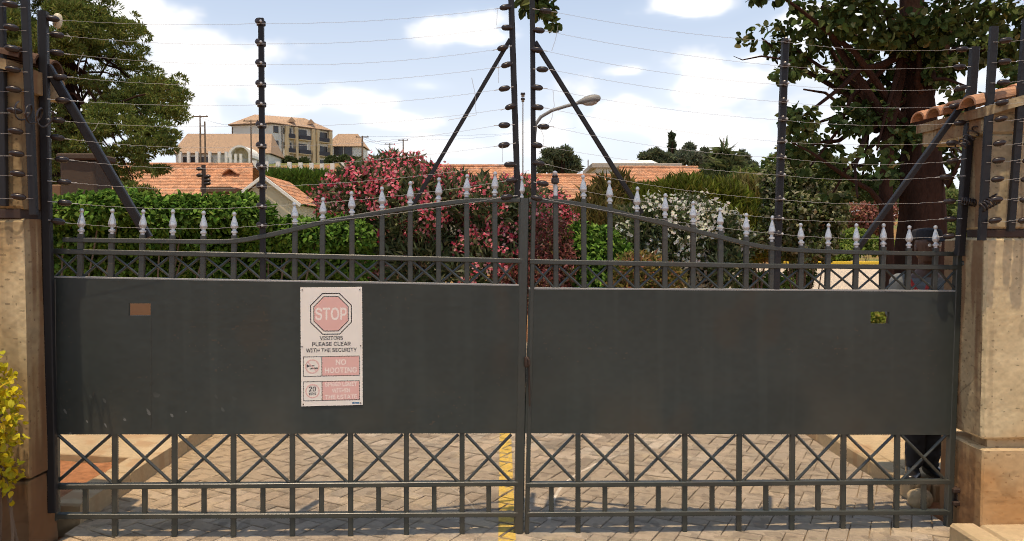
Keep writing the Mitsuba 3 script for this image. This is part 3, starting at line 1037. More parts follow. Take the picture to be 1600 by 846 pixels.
put('horn_symbol', cat_([on_sign(g, z1, z2) for g in horn.geoms]), 'ink_black', SB)
put('slash', on_sign(sg.Polygon([(480.3, 565.4), (481.6, 564.6), (495, 580), (493.8, 580.9)]), z2, z3), 'sign_pink', SB)
put('maker_mark', cat_([on_sign(sg.box(549.5, 629, 553.5, 632), z1, z2), on_sign(sg.box(554.2, 629.4, 560.5, 632), z1, z2)]), 'ink_blue', SB)
for x, y in ((473, 453), (562.6, 453), (472, 541), (563, 541), (473, 631), (562.5, 631)):
    put('screw', on_sign(sg.Point(x, y).buffer(1.0, 6), z1, .0248), 'dark_steel', SB)

# ------------------------------------------------------------------ electric fences on the two pillars
EF = thing('electric_fence', 'dark electric fence posts with insulators standing on the left pillar', 'electric fence')
for (x0, y0, x1, y1, w) in ((37, -60, 53, 336, .034), (1, -60, 6, 322, .034)):
    put('post', bar(at(x1, y1, 3.905), at(x0, y0, 3.905), w, .03, (0, -1, 0)), 'post_paint', EF)
for y in (12, 48, 81, 113, 144, 177, 209, 244, 275, 311):
    a = at(37 + 16 * (y + 60) / 396, y, 3.89)
    e = at(12, y - 6, 3.86)
    ax = unit(e - a)
    put('strain_insulator', place(BUL, a + ax * .062, ax), 'insulator_black', EF, smooth=50)
    put('wire', tube(sag_line(a, a + A([-2.2, 0, .12 - .06 * (y > 150)]), 6, .02), .0009, 5), 'wire_metal', EF)
EFR = thing('electric_fence', 'dark electric fence posts with insulators standing before the tiled roof of the right pillar', 'electric fence')
for (x0, y0, x1, y1, w) in ((1553, 42, 1534, 376, .038), (1604, 30, 1579, 362, .036)):
    put('post', bar(at(x1, y1, 4.29), at(x0, y0, 4.285), w, .03, (0, -1, 0)), 'post_paint', EFR)
for y in (66, 98, 130, 164, 190, 228, 254, 283, 314, 348):
    for xa, xb, ln in ((1553, 1534, 1), (1604, 1579, 1)):
        a = at(xa + (xb - xa) * (y - 42) / 330, y, 4.26)
        ax = unit(A([1, -.15, .12 + .1 * math.sin(y)]))
        put('strain_insulator', place(BUL, a + ax * .062, ax), 'insulator_black', EFR, smooth=50)
        put('wire', tube(sag_line(a, a + A([.21 if xa == 1553 else 1.8, 0, .02]), 6, .006), .0009, 5), 'wire_metal', EFR)


def helix(p0, p1, r, turns, flat=1.0, n=14):
    p0, p1 = np.asarray(p0), np.asarray(p1)
    ax = unit(p1 - p0)
    a = unit(np.cross(ax, (0, 1, .2)))
    b = np.cross(ax, a)
    t = np.linspace(0, 1, int(turns * n) + 1)
    c = p0 + np.outer(t, p1 - p0)
    ang = 2 * np.pi * turns * t
    return c + np.outer(np.cos(ang) * r, a) + np.outer(np.sin(ang) * r * flat, b)


for (p0, p1, r, tn, yy, rad, text) in (
        ((1550, 180), (1490, 240), .026, 9, 4.40, .0042, 'long stretched coil of black cable sloping up to the tiled roof beside the right pillar'),
        ((1500, 313), (1526, 318), .018, 7, 4.455, .0042, 'short tight coil of black cable between gate and right pillar'),
        ((1532, 325), (1560, 310), .024, 6, 4.27, .005, 'thick short coil of black cable on the post of the right pillar'),
        ((27, 172), (78, 188), .040, 3, 3.84, .0042, 'loose looping coil of black cable between the left pillar and the gate')):
    CB = put('coiled_cable', tube(helix(at(*p0, yy), at(*p1, yy), r, tn), rad, 6), 'insulator_black', smooth=40, label=text, cat='cable')

# ------------------------------------------------------------------ guard behind the gate


def chain(bones, res=.018, smooth=8):
    """One continuous surface from bones ((p, r), (p, r))."""
    parts = []
    for (p, r), (q, s) in bones:
        pts = []
        for c, rad in ((p, r), (q, s)):
            rad = np.broadcast_to(np.asarray(rad, float), (3,))
            pts.append(np.asarray(c) + trimesh.creation.icosphere(2).vertices * rad)
        parts.append(m3.Manifold.hull_points(np.vstack(pts).astype(np.float64)))
    m = parts[0]
    for p in parts[1:]:
        m = m + p
    m = m.refine_to_length(res)
    me = m.to_mesh()
    t = trimesh.Trimesh(me.vert_properties[:, :3], me.tri_verts, process=True)
    trimesh.smoothing.filter_taubin(t, iterations=smooth)
    return t


mat('skin_dark', (.095, .048, .030), .5, .4)
mat('cloth_black', (.030, .030, .034), .85, .2)
mat('cloth_grey', (.155, .165, .165), .85, .2)
mat('boot_leather', (.016, .015, .015), .28, .5)
mat('braid_red', (.42, .045, .04), .7, .3)
GX, GY, GZ = 2.71, 5.20, .105 + float(cross(2.7, 5.2))


def gp(x, y, z):
    return A([GX + x, GY + y, GZ + z])


GU = thing('person', 'security guard in black trousers, black boots and grey shirt standing behind the right gate leaf', 'person')
body = [((gp(0, 0, .82), (.155, .10, .09)), (gp(0, 0, 1.0), (.135, .09, .10))), ((gp(0, 0, 1.0), (.135, .09, .1)), (gp(0, -.01, 1.2), (.165, .105, .07))), ((gp(0, 0, 1.22), (.15, .085, .06)), (gp(0, -.01, 1.32), .055)), ((gp(0, -.01, 1.3), .052), (gp(-.01, -.03, 1.40), .050)),
        ((gp(-.01, -.035, 1.455), (.072, .088, .075)), (gp(-.012, -.045, 1.50), (.074, .092, .07))), ((gp(-.01, -.06, 1.40), (.05, .05, .03)), (gp(-.01, -.05, 1.46), (.068, .08, .05))), ((gp(-.012, -.135, 1.455), (.010, .012, .012)), (gp(-.012, -.13, 1.49), (.006, .008, .01))),
        ((gp(-.085, -.035, 1.46), (.008, .015, .026)), (gp(-.082, -.035, 1.475), (.008, .015, .02))), ((gp(.062, -.035, 1.46), (.008, .015, .026)), (gp(.06, -.035, 1.475), (.008, .015, .02)))]
for s in (-1, 1):
    sh, el, wr = gp(s * .165, 0, 1.24), gp(s * .195, .03, .98), gp(s * .175, -.06, .76)
    body += [((sh, .052), (el, .040)), ((el, .040), (wr, .027))]
    pa, pb = wr + A([0, -.015, -.03]), wr + A([-s * .005, -.035, -.085])
    body += [((wr, .024), (pa, (.016, .028, .02))), ((pa, (.015, .032, .02)), (pb, (.012, .034, .014)))]
    for k, ln in enumerate((.062, .072, .068, .052)):
        f0 = pb + A([0, (-.027 + .018 * k), -.006])
        f1, f2 = f0 + A([-s * .006, -.004, -ln * .55]), f0 + A([-s * .022, -.002, -ln])
        body += [((f0, .0085), (f1, .008)), ((f1, .008), (f2, .0068))]
    th = pa + A([-s * .012, -.025, -.012])
    body += [((th, .011), (th + A([-s * .016, -.03, -.025]), .009)), ((th + A([-s * .016, -.03, -.025]), .009), (th + A([-s * .02, -.038, -.05]), .008))]
    hip, kn, an = gp(s * .075, 0, .80), gp(s * .060, -.02, .44), gp(s * .048, .0, .09)
    body += [((hip, .075), (kn, .055)), ((kn, .055), (an, .035))]
put('body', chain(body, .012, 6), 'skin_dark', GU, smooth=True)
sh = [((gp(0, 0, .84), (.165, .11, .05)), (gp(0, 0, 1.0), (.148, .10, .10))), ((gp(0, 0, 1.0), (.148, .10, .1)), (gp(0, -.01, 1.2), (.178, .117, .07))), ((gp(0, 0, 1.22), (.165, .097, .062)), (gp(0, 0, 1.30), (.07, .065, .03)))]
for s in (-1, 1):
    sh += [((gp(s * .165, 0, 1.245), .064), (gp(s * .188, .02, 1.06), .055))]
put('shirt', chain(sh, .016, 8), 'cloth_grey', GU, smooth=True)
tr = [((gp(0, 0, .80), (.16, .112, .07)), (gp(0, 0, .885), (.15, .105, .03)))]
for s in (-1, 1):
    tr += [((gp(s * .07, 0, .80), .092), (gp(s * .060, -.02, .45), .074)), ((gp(s * .060, -.02, .45), .074), (gp(s * .05, -.0, .10), .056))]
tm = chain(tr, .012, 6)
v = tm.vertices
tm.vertices = v + tm.vertex_normals * ((meshkit.fbm(v * A([14, 14, 26]) + 7, 3) - .5) * .034)[:, None]
put('trousers', tm, 'cloth_black', GU, smooth=True)
for s, tw in ((-1, -.10), (1, .02)):
    b0 = gp(s * .055, .0, 0)
    bt = [((b0 + A([0, .025, .045]), (.040, .045, .045)), (b0 + A([0, .02, .15]), .046)), ((b0 + A([0, .02, .04]), (.040, .05, .04)), (b0 + A([tw * .5, -.09, .035]), (.045, .05, .035))), ((b0 + A([tw * .5, -.09, .035]), (.045, .05, .035)), (b0 + A([tw, -.155, .03]), (.042, .04, .03)))]
    put('boot', chain(bt, .012, 5), 'boot_leather', GU, smooth=True)
cap = chain([((gp(-.012, -.03, 1.535), (.088, .105, .028)), (gp(-.012, -.028, 1.575), (.084, .098, .022)))], .012, 4)
peak = chain([((gp(-.012, -.13, 1.525), (.068, .02, .006)), (gp(-.012, -.165, 1.512), (.045, .022, .005)))], .012, 3)
put('cap', cat_([cap, peak]), 'cloth_black', GU, smooth=True)
for s in (-1, 1):
    put('eye', place(trimesh.creation.icosphere(1, .011), gp(-.012 + s * .03, -.124, 1.487)), 'white_paint', GU, smooth=True)
put('mouth', chain([((gp(-.034, -.117, 1.415), .006), (gp(.01, -.117, 1.415), .006))], .006, 2), 'dark_steel', GU, smooth=True)
put('lanyard', tube([gp(-.15, -.085, 1.28), gp(-.135, -.118, 1.23), gp(-.10, -.125, 1.18), gp(-.06, -.122, 1.20), gp(-.045, -.12, 1.24)], .011, 7), 'braid_red', GU, smooth=40)
# stones by the kerb and the gate stop
for px, py, Y, r, text in ((1437, 786, 4.93, .066, 'rounded tan stone lying in front of the guard\'s boots'),):
    s = trimesh.creation.icosphere(3, 1.0)
    v = s.vertices
    v = v * (1 + .35 * (meshkit.fbm(v * 1.6 + px, 3) - .5)[:, None]) * A([r * 1.15, r, r * .95])
    c = at(px, py, Y)
    s.vertices = v + A([c[0], c[1], float(cross(c[0], c[1])) + r * .62])
    put('stone', s, 'slab_concrete', smooth=True, label=text, cat='stone')
c = at(1479, 770, 4.78)
put('gate_stop', cat_([tube([[c[0], c[1], -.1], [c[0], c[1], .36], [c[0], c[1], .40]], [.034, .034, .02], 10), tube([[c[0] - .03, c[1], .2], [c[0] + .09, c[1], .2]], .012, 8)]), 'pillar_concrete', smooth=40, label='stubby concrete gate stop post beside the right pillar', cat='post')

# ------------------------------------------------------------------ plants


def blob(px, py, Y, rx, ry, rz=None):
    """An ellipsoid of foliage: middle at a measured spot and depth, radii in photograph pixels there."""
    s = Y / FOC
    return (at(px, py, Y), A([rx * s, (rz if rz is not None else rx) * s, ry * s]))


def stems(rng, base, tops, r0, r1=.006):
    out = []
    for t in tops:
        b = np.asarray(base) + A([rng.normal() * .08, rng.normal() * .08, 0])
        mid = (b + t) / 2 + A([*(rng.normal(size=2) * .12), .1])
        q = np.linspace(0, 1, 5)[:, None]
        pts = (1 - q) ** 2 * b + 2 * q * (1 - q) * mid + q ** 2 * t
        out.append(tube(pts, np.linspace(r0, r1, 5), 6, cap=False))
    return cat_(out)


def leafy(rng, blobs, n, L, W, cols, w=None, shape='oval', shell=.55, up=.5, scatter=.7, droop=0.0, var=.25, bend=.25, lump=None):
    """Leaves spread through the blobs, each facing roughly up and out."""
    P, out = in_blobs(rng, blobs, n, shell)
    if lump:                                            # gaps and clumps: drop leaves where a noise is low
        keep = meshkit.fbm(P * lump[0], 3, 7) > lump[1]
        P, out = P[keep], out[keep]
    P = P + rng.normal(size=P.shape) * .02
    n = len(P)
    ok = P[:, 2] > .02
    P, out, n = P[ok], out[ok], int(ok.sum())
    N = nz(out * .6 + A([0, 0, up]) + rand_dirs(rng, n) * scatter)
    D = nz(out * .7 + rand_dirs(rng, n) * .9 - A([0, 0, droop]))
    return leaf_mesh(P, D, N, L * (.7 + .6 * rng.random(n)), W * (.7 + .6 * rng.random(n)), rng, palette(rng, n, cols, w), var, shape, bend)


def shrub(name, label, cat, blobs, n, L, W, cols, foot, seed, bsdf='leaf', stem_r=.014, group=None, **kw):
    rng = np.random.default_rng(seed)
    t = thing(name, label, cat, group)
    m, c = leafy(rng, blobs, n, L, W, cols, **kw)
    put('foliage', m, bsdf, t, color=c)
    tops = [b[0] + A([0, 0, b[1][2] * .3]) for b in blobs][:(4 if name == 'hedge' else 10)]
    put('stem', stems(rng, foot, tops, stem_r), 'twig', t, smooth=50)
    return t, rng


GREEN = [(.085, .165, .026), (.125, .225, .036), (.18, .29, .055), (.05, .10, .018)]
# the clipped glossy hedge on the left: three lengths
for k, (cx, w, top, Y, text) in enumerate(((172, 95, 303, 8.0, 'glossy green clipped hedge beside the left pillar'), (330, 92, 309, 8.15, 'glossy green clipped hedge right of the stay, below the tiled bungalow'), (482, 82, 342, 8.4, 'lower glossy green hedge left of the pink oleander'))):
    B = []
    r = np.random.default_rng(40 + k)
    for row in range(3 if k < 2 else 4):
        for q_ in np.linspace(-.8, .8, 6):
            py = top + 24 + row * 42
            B.append(blob(cx + q_ * w + r.uniform(-6, 6), py + r.uniform(-5, 5) + (6 if abs(q_) > .7 and row == 0 else 0), Y + r.uniform(-.1, .2) + row * .30, 26 + r.uniform(0, 8), 24, 34))
    f = at(cx - w * .8, 380, Y + .1)
    shrub('hedge', text, 'hedge', B, 17000, .060, .034, GREEN, A([f[0], f[1], 0]), 60 + k, 'leaf_glossy', shell=.8, up=.8, scatter=.75, group=None)

# pink oleander
OL = [(.125, .155, .065), (.18, .205, .10), (.08, .105, .042), (.25, .265, .14)]
rng = np.random.default_rng(11)
B = []
for px, py, r in ((560, 300, 46), (610, 285, 42), (545, 345, 40), (640, 320, 58), (690, 310, 40), (735, 318, 40), (775, 322, 42), (820, 328, 40), (855, 345, 36), (700, 360, 62), (780, 365, 58), (600, 370, 52), (840, 390, 40), (660, 410, 60), (760, 420, 60), (570, 415, 40), (520, 318, 26), (640, 275, 26), (700, 285, 16), (820, 300, 18), (865, 320, 18), (555, 268, 8), (588, 258, 8), (612, 250, 9), (650, 253, 8), (672, 266, 8), (722, 280, 8), (757, 284, 8), (792, 290, 8), (525, 290, 9), (500, 300, 10)):
    B.append(blob(px, py, 10 + rng.uniform(-.5, .6), r, r * .95, r * 1.1))
OT = thing('oleander', 'big pink flowering oleander in the middle behind the left gate leaf', 'shrub')
P, out = in_blobs(rng, B, 15000, .45)
D = nz(out * .6 + A([0, 0, .55]) + rand_dirs(rng, len(P)) * .6)
N = nz(rand_dirs(rng, len(P)) + A([0, 0, .5]))
m, c = leaf_mesh(P, D, N, .10 + .05 * rng.random(len(P)), .020, rng, palette(rng, len(P), OL), .3, 'blade', .3)
put('foliage', m, 'leaf', OT, color=c)
tops = [b[0] for b in B]
f = at(690, 400, 10.2)
put('stem', stems(rng, A([f[0], f[1], 0]), tops, .025), 'twig', OT, smooth=50)


def blossoms(rng, centres, outs, per, spread, size, cols, var=.2):
    """Five-petalled flowers in bunches."""
    C = np.repeat(centres, per, 0) + rng.normal(size=(len(centres) * per, 3)) * spread
    O = nz(np.repeat(outs, per, 0) + rand_dirs(rng, len(C)) * .8)
    n = len(C)
    a = nz(np.cross(O, rand_dirs(rng, n)))
    b = np.cross(O, a)
    col = palette(rng, n, cols)
    ps = []
    for k in range(5):
        an = k * 2 * math.pi / 5
        d = a * math.cos(an) + b * math.sin(an) + O * .35
        ps.append(leaf_mesh(C, d, O - d * .1, size * (.8 + .4 * rng.random(n)), size * .8, rng, col, var, 'oval', .2))
    return join(ps)


P, out = in_blobs(rng, B, 2600, .95)
face = (out @ nz(A([[0.1, -.75, .65]]))[0]) > -.1
wgt = meshkit.fbm(P * 1.6, 3, 2) * .6 + .12 * np.minimum(P[:, 2] - 1.3, .9) + rng.random(len(P)) * .45
pick = np.argsort(-(wgt + face * .35 + .07 * P[:, 0]))[:620]
m, c = blossoms(rng, P[pick] + out[pick] * .03, out[pick], 13, .044, .021, [(.78, .16, .21), (.84, .25, .29), (.68, .09, .14), (.86, .44, .43)])
put('blossom', m, 'petal', OT, color=c)

# maroon shrub beside it
shrub('maroon_shrub', 'dark maroon leaved shrub right of the gate\'s meeting stiles', 'shrub',
      [blob(860, 375, 9.2, 34, 40), (blob(845, 420, 9.2, 40, 34)), blob(880, 412, 9.1, 22, 36), blob(855, 460, 9.2, 42, 40), blob(800, 430, 9.3, 30, 24)], 6000, .05, .022, [(.30, .10, .085), (.18, .06, .05), (.42, .20, .17), (.15, .11, .05)], A([*at(858, 420, 9.2)[:2], 0]), 71, shape='blade')
shrub('glossy_shrub', 'rounded bright green shrub between the maroon shrub and the white oleander', 'shrub',
      [blob(905, 378, 9.4, 32, 28), blob(940, 385, 9.5, 32, 30), blob(920, 420, 9.4, 48, 40), blob(965, 415, 9.6, 28, 36), blob(925, 470, 9.4, 55, 40)], 7500, .075, .034, [(.10, .19, .026), (.15, .26, .04), (.21, .33, .065), (.05, .10, .02)], A([*at(925, 420, 9.5)[:2], 0]), 72, 'leaf_glossy', up=.6, droop=.35)
# white oleander
rng = np.random.default_rng(12)
B = [blob(x, y, 10.4 + rng.uniform(-.4, .4), r, r * .9) for x, y, r in ((1030, 350, 38), (1075, 345, 40), (1115, 360, 38), (1150, 385, 28), (1000, 380, 34), (1050, 395, 46), (1105, 405, 44), (1015, 430, 40), (1080, 440, 46), (985, 345, 22), (1140, 420, 30))]
WO = thing('oleander', 'white flowering oleander behind the right gate leaf', 'shrub')
P, out = in_blobs(rng, B, 9000, .45)
D = nz(out * .6 + A([0, 0, .5]) + rand_dirs(rng, len(P)) * .6)
m, c = leaf_mesh(P, D, rand_dirs(rng, len(P)) + A([0, 0, .5]), .10 + .04 * rng.random(len(P)), .021, rng, palette(rng, len(P), OL), .3, 'blade', .3)
put('foliage', m, 'leaf', WO, color=c)
f = at(1070, 400, 10.4)
put('stem', stems(rng, A([f[0], f[1], 0]), [b[0] for b in B], .022), 'twig', WO, smooth=50)
P, out = in_blobs(rng, B[:9], 800, .95)
keep = np.argsort(-((out @ nz(A([[.1, -.7, .7]]))[0]) * .4 + meshkit.fbm(P * 1.4, 3, 5) + rng.random(len(P)) * .2 + .08 * P[:, 0]))[:230]
m, c = blossoms(rng, P[keep] + out[keep] * .03, out[keep], 7, .045, .027, [(.76, .75, .66), (.68, .68, .56), (.80, .78, .72)], .08)
put('blossom', m, 'petal', WO, color=c)
shrub('croton', 'low mottled croton shrub in front of the white oleander', 'shrub',
      [blob(1000, 425, 9.0, 42, 30), blob(1040, 440, 9.0, 30, 26), blob(985, 465, 9.0, 45, 34)], 3600, .075, .022, [(.34, .26, .08), (.20, .18, .06), (.38, .20, .11), (.12, .13, .035)], A([*at(1005, 440, 9)[:2], 0]), 73, shape='blade')


def feathery(name, label, blobs, n, L, W, cols, foot, seed, up=.8, cat='shrub', group=None):
    """A bush of fine upswept sprays."""
    rng = np.random.default_rng(seed)
    t = thing(name, label, cat, group)
    P, out = in_blobs(rng, blobs, n, .35)
    D = nz(out * .55 + A([0, 0, up]) + rand_dirs(rng, n) * .5)
    m, c = leaf_mesh(P, D, out * .6 + A([0, -.3, .7]) + rand_dirs(rng, n) * .6, L * (.6 + .8 * rng.random(n)), W, rng, palette(rng, n, cols), .3, 'blade', .15)
    put('foliage', m, 'leaf', t, color=c)
    put('stem', stems(rng, foot, [b[0] for b in blobs][:8], .03), 'twig', t, smooth=50)
    return t


FEA = [(.19, .215, .032), (.24, .26, .045), (.13, .155, .024), (.28, .28, .07)]
feathery('feathery_bush', 'wide feathery yellow green bush below the tiled roofs right of the meeting stiles',
         [blob(965, 336, 14.2, 36, 30), blob(1010, 322, 14.3, 44, 28), blob(1070, 310, 14, 52, 30), blob(1125, 318, 14.2, 46, 30), blob(1165, 345, 14, 36, 30), blob(1040, 345, 13.8, 64, 34), blob(1120, 360, 13.8, 56, 34), blob(980, 366, 14, 54, 36), blob(1060, 390, 14, 84, 38), blob(1165, 385, 14.1, 36, 28)], 30000, .17, .016, FEA, A([*at(1060, 380, 14.2)[:2], 0]), 81)
feathery('feathery_bush', 'dry brownish feathery bush in front of the tiled roof just right of the meeting stiles',
         [blob(930, 322, 13.2, 26, 26), blob(952, 300, 13.3, 22, 24), blob(972, 290, 13.4, 14, 14), blob(905, 350, 13.1, 30, 24), blob(945, 350, 13, 40, 28), blob(930, 380, 13.2, 50, 30)], 3400, .19, .012, [(.26, .20, .07), (.21, .18, .055), (.15, .135, .04), (.31, .24, .09)], A([*at(930, 370, 13.2)[:2], 0]), 82)
feathery('tall_grass', 'clump of yellowish tall grass left of the right mid fence post',
         [blob(1190, 322, 15.4, 30, 26), blob(1160, 318, 15.5, 22, 22), blob(1205, 350, 15.3, 26, 30), blob(1180, 380, 15.4, 36, 34)], 6000, .34, .018, [(.34, .28, .09), (.27, .24, .07), (.40, .34, .13), (.18, .17, .05)], A([*at(1185, 380, 15.4)[:2], 0]), 83, .9, 'plant')
feathery('feathery_bush', 'light green feathery bush on the slope beneath the apartment block',
         [blob(440, 286, 58, 34, 16), blob(470, 284, 58, 30, 14), blob(500, 288, 58, 30, 16), blob(430, 308, 58, 30, 18), blob(470, 310, 57.5, 40, 20), blob(510, 312, 58, 30, 22), blob(465, 340, 58, 60, 26)], 16000, .5, .05, [(.15, .22, .035), (.19, .27, .045), (.11, .17, .03)], A([*at(465, 370, 58)[:2], 0]), 84)
shrub('shrub', 'dense dark shrub speckled with pale leaves right of the right mid fence post', 'shrub',
      [blob(1225, 285, 13, 36, 34), blob(1260, 280, 13.1, 36, 32), blob(1290, 310, 13, 30, 32), blob(1235, 330, 12.9, 46, 36), blob(1280, 350, 13, 38, 34), blob(1220, 370, 13, 36, 34), blob(1262, 385, 13, 44, 32), blob(1305, 335, 13.2, 20, 24)],
      11000, .085, .045, [(.10, .125, .04), (.065, .085, .026), (.18, .20, .09), (.30, .30, .18)], A([*at(1255, 390, 13)[:2], 0]), 74, lump=(2.2, .40))
shrub('shrub', 'leafy mid green shrub behind the tall grass, left of the right mid fence post', 'shrub',
      [blob(1195, 285, 18, 26, 22), blob(1160, 285, 18.2, 24, 20), blob(1210, 262, 18, 20, 18), blob(1180, 310, 18, 40, 28), blob(1190, 355, 18, 40, 36)], 5000, .13, .06, [(.13, .18, .05), (.09, .13, .035), (.19, .23, .08)], A([*at(1185, 380, 18)[:2], 0]), 75)
shrub('clipped_ball', 'small dark clipped ball shrub seen under the right arch rail', 'shrub',
      [blob(1250, 427, 20, 22, 21), blob(1250, 437, 20, 20, 18)], 3500, .06, .035, [(.03, .045, .012), (.05, .065, .018)], A([*at(1250, 440, 20)[:2], 0]), 76, shell=.85)
shrub('low_plant', 'low light green plant just above the right panel beside the ball shrub', 'plant',
      [blob(1190, 442, 16, 36, 14), blob(1165, 446, 16, 22, 12), blob(1218, 446, 16, 22, 12)], 2500, .09, .045, [(.13, .20, .04), (.09, .15, .03)], A([*at(1190, 450, 16)[:2], 0]), 77)
shrub('low_plant', 'low bushy yellow green plant behind the viewing slot of the right leaf', 'plant',
      [blob(1372, 498, 7.6, 40, 22), blob(1355, 505, 7.7, 30, 18)], 2200, .05, .028, [(.20, .24, .04), (.14, .18, .03), (.30, .28, .06)], A([*at(1372, 510, 7.6)[:2], 0]), 87)
shrub('hedge', 'lime green tiered hedge far behind the right gate leaf', 'hedge',
      [blob(1270, 385, 50, 26, 18), blob(1305, 375, 50, 30, 16), blob(1335, 372, 50, 28, 15), blob(1320, 392, 49, 30, 12), blob(1290, 400, 49, 40, 10), blob(1370, 385, 50, 30, 14)], 8000, .20, .12, [(.16, .22, .045), (.21, .27, .06), (.10, .15, .03)], A([*at(1310, 395, 50)[:2], 0]), 78)
shrub('bougainvillea', 'reddish pink flowering bush far behind the right stay', 'shrub',
      [blob(1345, 335, 56, 30, 18), blob(1375, 330, 56, 26, 22), blob(1360, 350, 56, 34, 16), blob(1325, 345, 56, 16, 10)], 5000, .22, .13, [(.34, .13, .10), (.26, .10, .07), (.16, .12, .05), (.40, .20, .15)], A([*at(1355, 365, 56)[:2], 0]), 79)
shrub('low_plant', 'small yellowish bushes at the kerb of the far court', 'plant',
      [blob(1222, 402, 48, 12, 10), blob(1250, 404, 48, 12, 9), blob(1300, 408, 48.5, 16, 6)], 1500, .16, .1, [(.26, .25, .05), (.2, .2, .04)], A([*at(1240, 410, 48)[:2], 0]), 80)
# yellow duranta at the foot of the left pillar
B = [blob(x - 11, y, 3.72 + dy, r, r) for x, y, r, dy in ((2, 560, 12, 0), (-6, 585, 22, .05), (8, 615, 26, -.05), (-4, 650, 34, .05), (14, 655, 26, -.05), (10, 690, 22, -.06), (-10, 700, 34, 0), (8, 735, 26, 0), (-14, 750, 36, .05), (12, 760, 14, .03), (-50, 660, 50, .1), (-55, 740, 50, .1), (-60, 580, 40, .1))]
shrub('golden_shrub', 'bright yellow leaved shrub in front of the left pillar at the edge of the picture', 'shrub', B, 2200, .036, .021, [(.58, .46, .02), (.50, .42, .03), (.66, .55, .05), (.38, .34, .03)], A([*at(-20, 760, 3.75)[:2], .05]), 90, shape='round', up=.5, scatter=.8, stem_r=.008)


# ------------------------------------------------------------------ trees
def limbs(rng, base, tops, r0, bend=.25, n=7, rtip=.02):
    out = []
    for t in tops:
        base_, t = np.asarray(base, float), np.asarray(t, float)
        mid = base_ * .55 + t * .45 + A([*(rng.normal(size=2) * bend), np.linalg.norm(t - base_) * .12])
        q_ = np.linspace(0, 1, n)[:, None]
        pts = (1 - q_) ** 2 * base_ + 2 * q_ * (1 - q_) * mid + q_ ** 2 * t
        pts[1:-1] += rng.normal(size=(n - 2, 3)) * .03
        out.append(tube(pts, np.linspace(r0, rtip, n), 7, cap=False))
    return cat_(out)


# the big broad-leaved tree on the right
BT = thing('broadleaf_tree', 'big round leaved tree with a thick reddish trunk beside the right pillar', 'tree')
rng = np.random.default_rng(21)
tb = at(1442, 470, 9.0)
tb[2] = -.1
spine = [tb, at(1440, 420, 9.0), at(1443, 330, 9.0), at(1440, 230, 9.05), at(1432, 130, 9.1), at(1425, 20, 9.1), at(1425, -140, 9.1)]
trunk = tube(spine, [.36, .285, .235, .205, .165, .13, .10], 18)
for _ in range(2):
    trunk = trunk.subdivide()
v = trunk.vertices.copy()
ctr = np.array([np.interp(v[:, 2], [p[2] for p in spine], [p[k] for p in spine]) for k in range(2)]).T
ang = np.arctan2(v[:, 1] - ctr[:, 1], v[:, 0] - ctr[:, 0])
fl = 1 + .10 * np.sin(ang * 5 + 1) * np.clip(1.6 - v[:, 2] / 2, .25, 1) + .12 * (meshkit.fbm(v * A([5, 5, 1.4]), 3) - .5)
v[:, :2] = ctr + (v[:, :2] - ctr) * fl[:, None]
trunk.vertices = v
put('trunk', trunk, 'bark', BT, smooth=60)
second = tube([at(1388, 470, 8.8) * A([1, 1, 0]), at(1385, 380, 8.8), at(1384, 300, 8.8), at(1388, 200, 8.9), at(1412, 90, 9.0), at(1425, 30, 9.1)], [.085, .075, .07, .065, .06, .05], 12)
put('trunk', second, 'bark', BT, smooth=60)
clumps = [(1190, 60, 34, 26), (1215, 25, 40, 26), (1240, 75, 38, 24), (1185, 88, 26, 16), (1250, 20, 36, 26), (1265, 105, 36, 20), (1290, 45, 40, 30), (1330, 20, 44, 30), (1335, 80, 40, 28), (1300, 120, 36, 16),
          (1375, 40, 46, 36), (1380, 100, 40, 30), (1255, 140, 34, 16), (1225, 115, 26, 14), (1310, 150, 40, 18), (1350, 140, 34, 20), (1250, 185, 32, 20), (1290, 200, 34, 20), (1240, 205, 22, 16), (1330, 190, 36, 24), (1365, 180, 30, 24), (1275, 235, 38, 16), (1240, 240, 24, 10), (1320, 245, 26, 14), (1370, 235, 30, 26), (1400, 215, 26, 30), (1345, 285, 26, 8), (1395, 150, 34, 26),
          (1430, 60, 44, 36), (1470, 30, 44, 36), (1515, 20, 46, 30), (1560, 30, 44, 34), (1500, 80, 40, 26), (1545, 90, 40, 26), (1590, 70, 36, 34), (1470, 110, 26, 24), (1510, 135, 30, 16), (1560, 125, 30, 16), (1495, 170, 20, 12), (1600, 110, 30, 20),
          (1200, -20, 40, 24), (1260, -40, 50, 30), (1340, -50, 60, 34), (1430, -60, 60, 40), (1530, -50, 60, 40), (1620, 0, 50, 50), (1290, -90, 60, 36), (1420, -130, 70, 46), (1540, -120, 70, 46),
          (1450, 225, 24, 14), (1490, 240, 20, 26), (1485, 275, 14, 22), (1408, 262, 18, 16), (1505, 205, 14, 16), (1375, 300, 16, 18), (1345, 262, 30, 12), (1290, 270, 26, 10), (1385, 275, 20, 18), (1340, 310, 26, 10), (1395, 330, 12, 16), (1265, 262, 24, 10), (1318, 312, 22, 6), (1300, 305, 12, 5), (1360, 322, 14, 6)]
B = [blob(x, y, 8.9 + rng.uniform(-.9, 1.1), rx * (1.05 if y < 95 or x > 1420 else .95), ry * (1.05 if y < 95 or x > 1420 else .66 if y < 180 else .9), 36) for x, y, rx, ry in clumps]
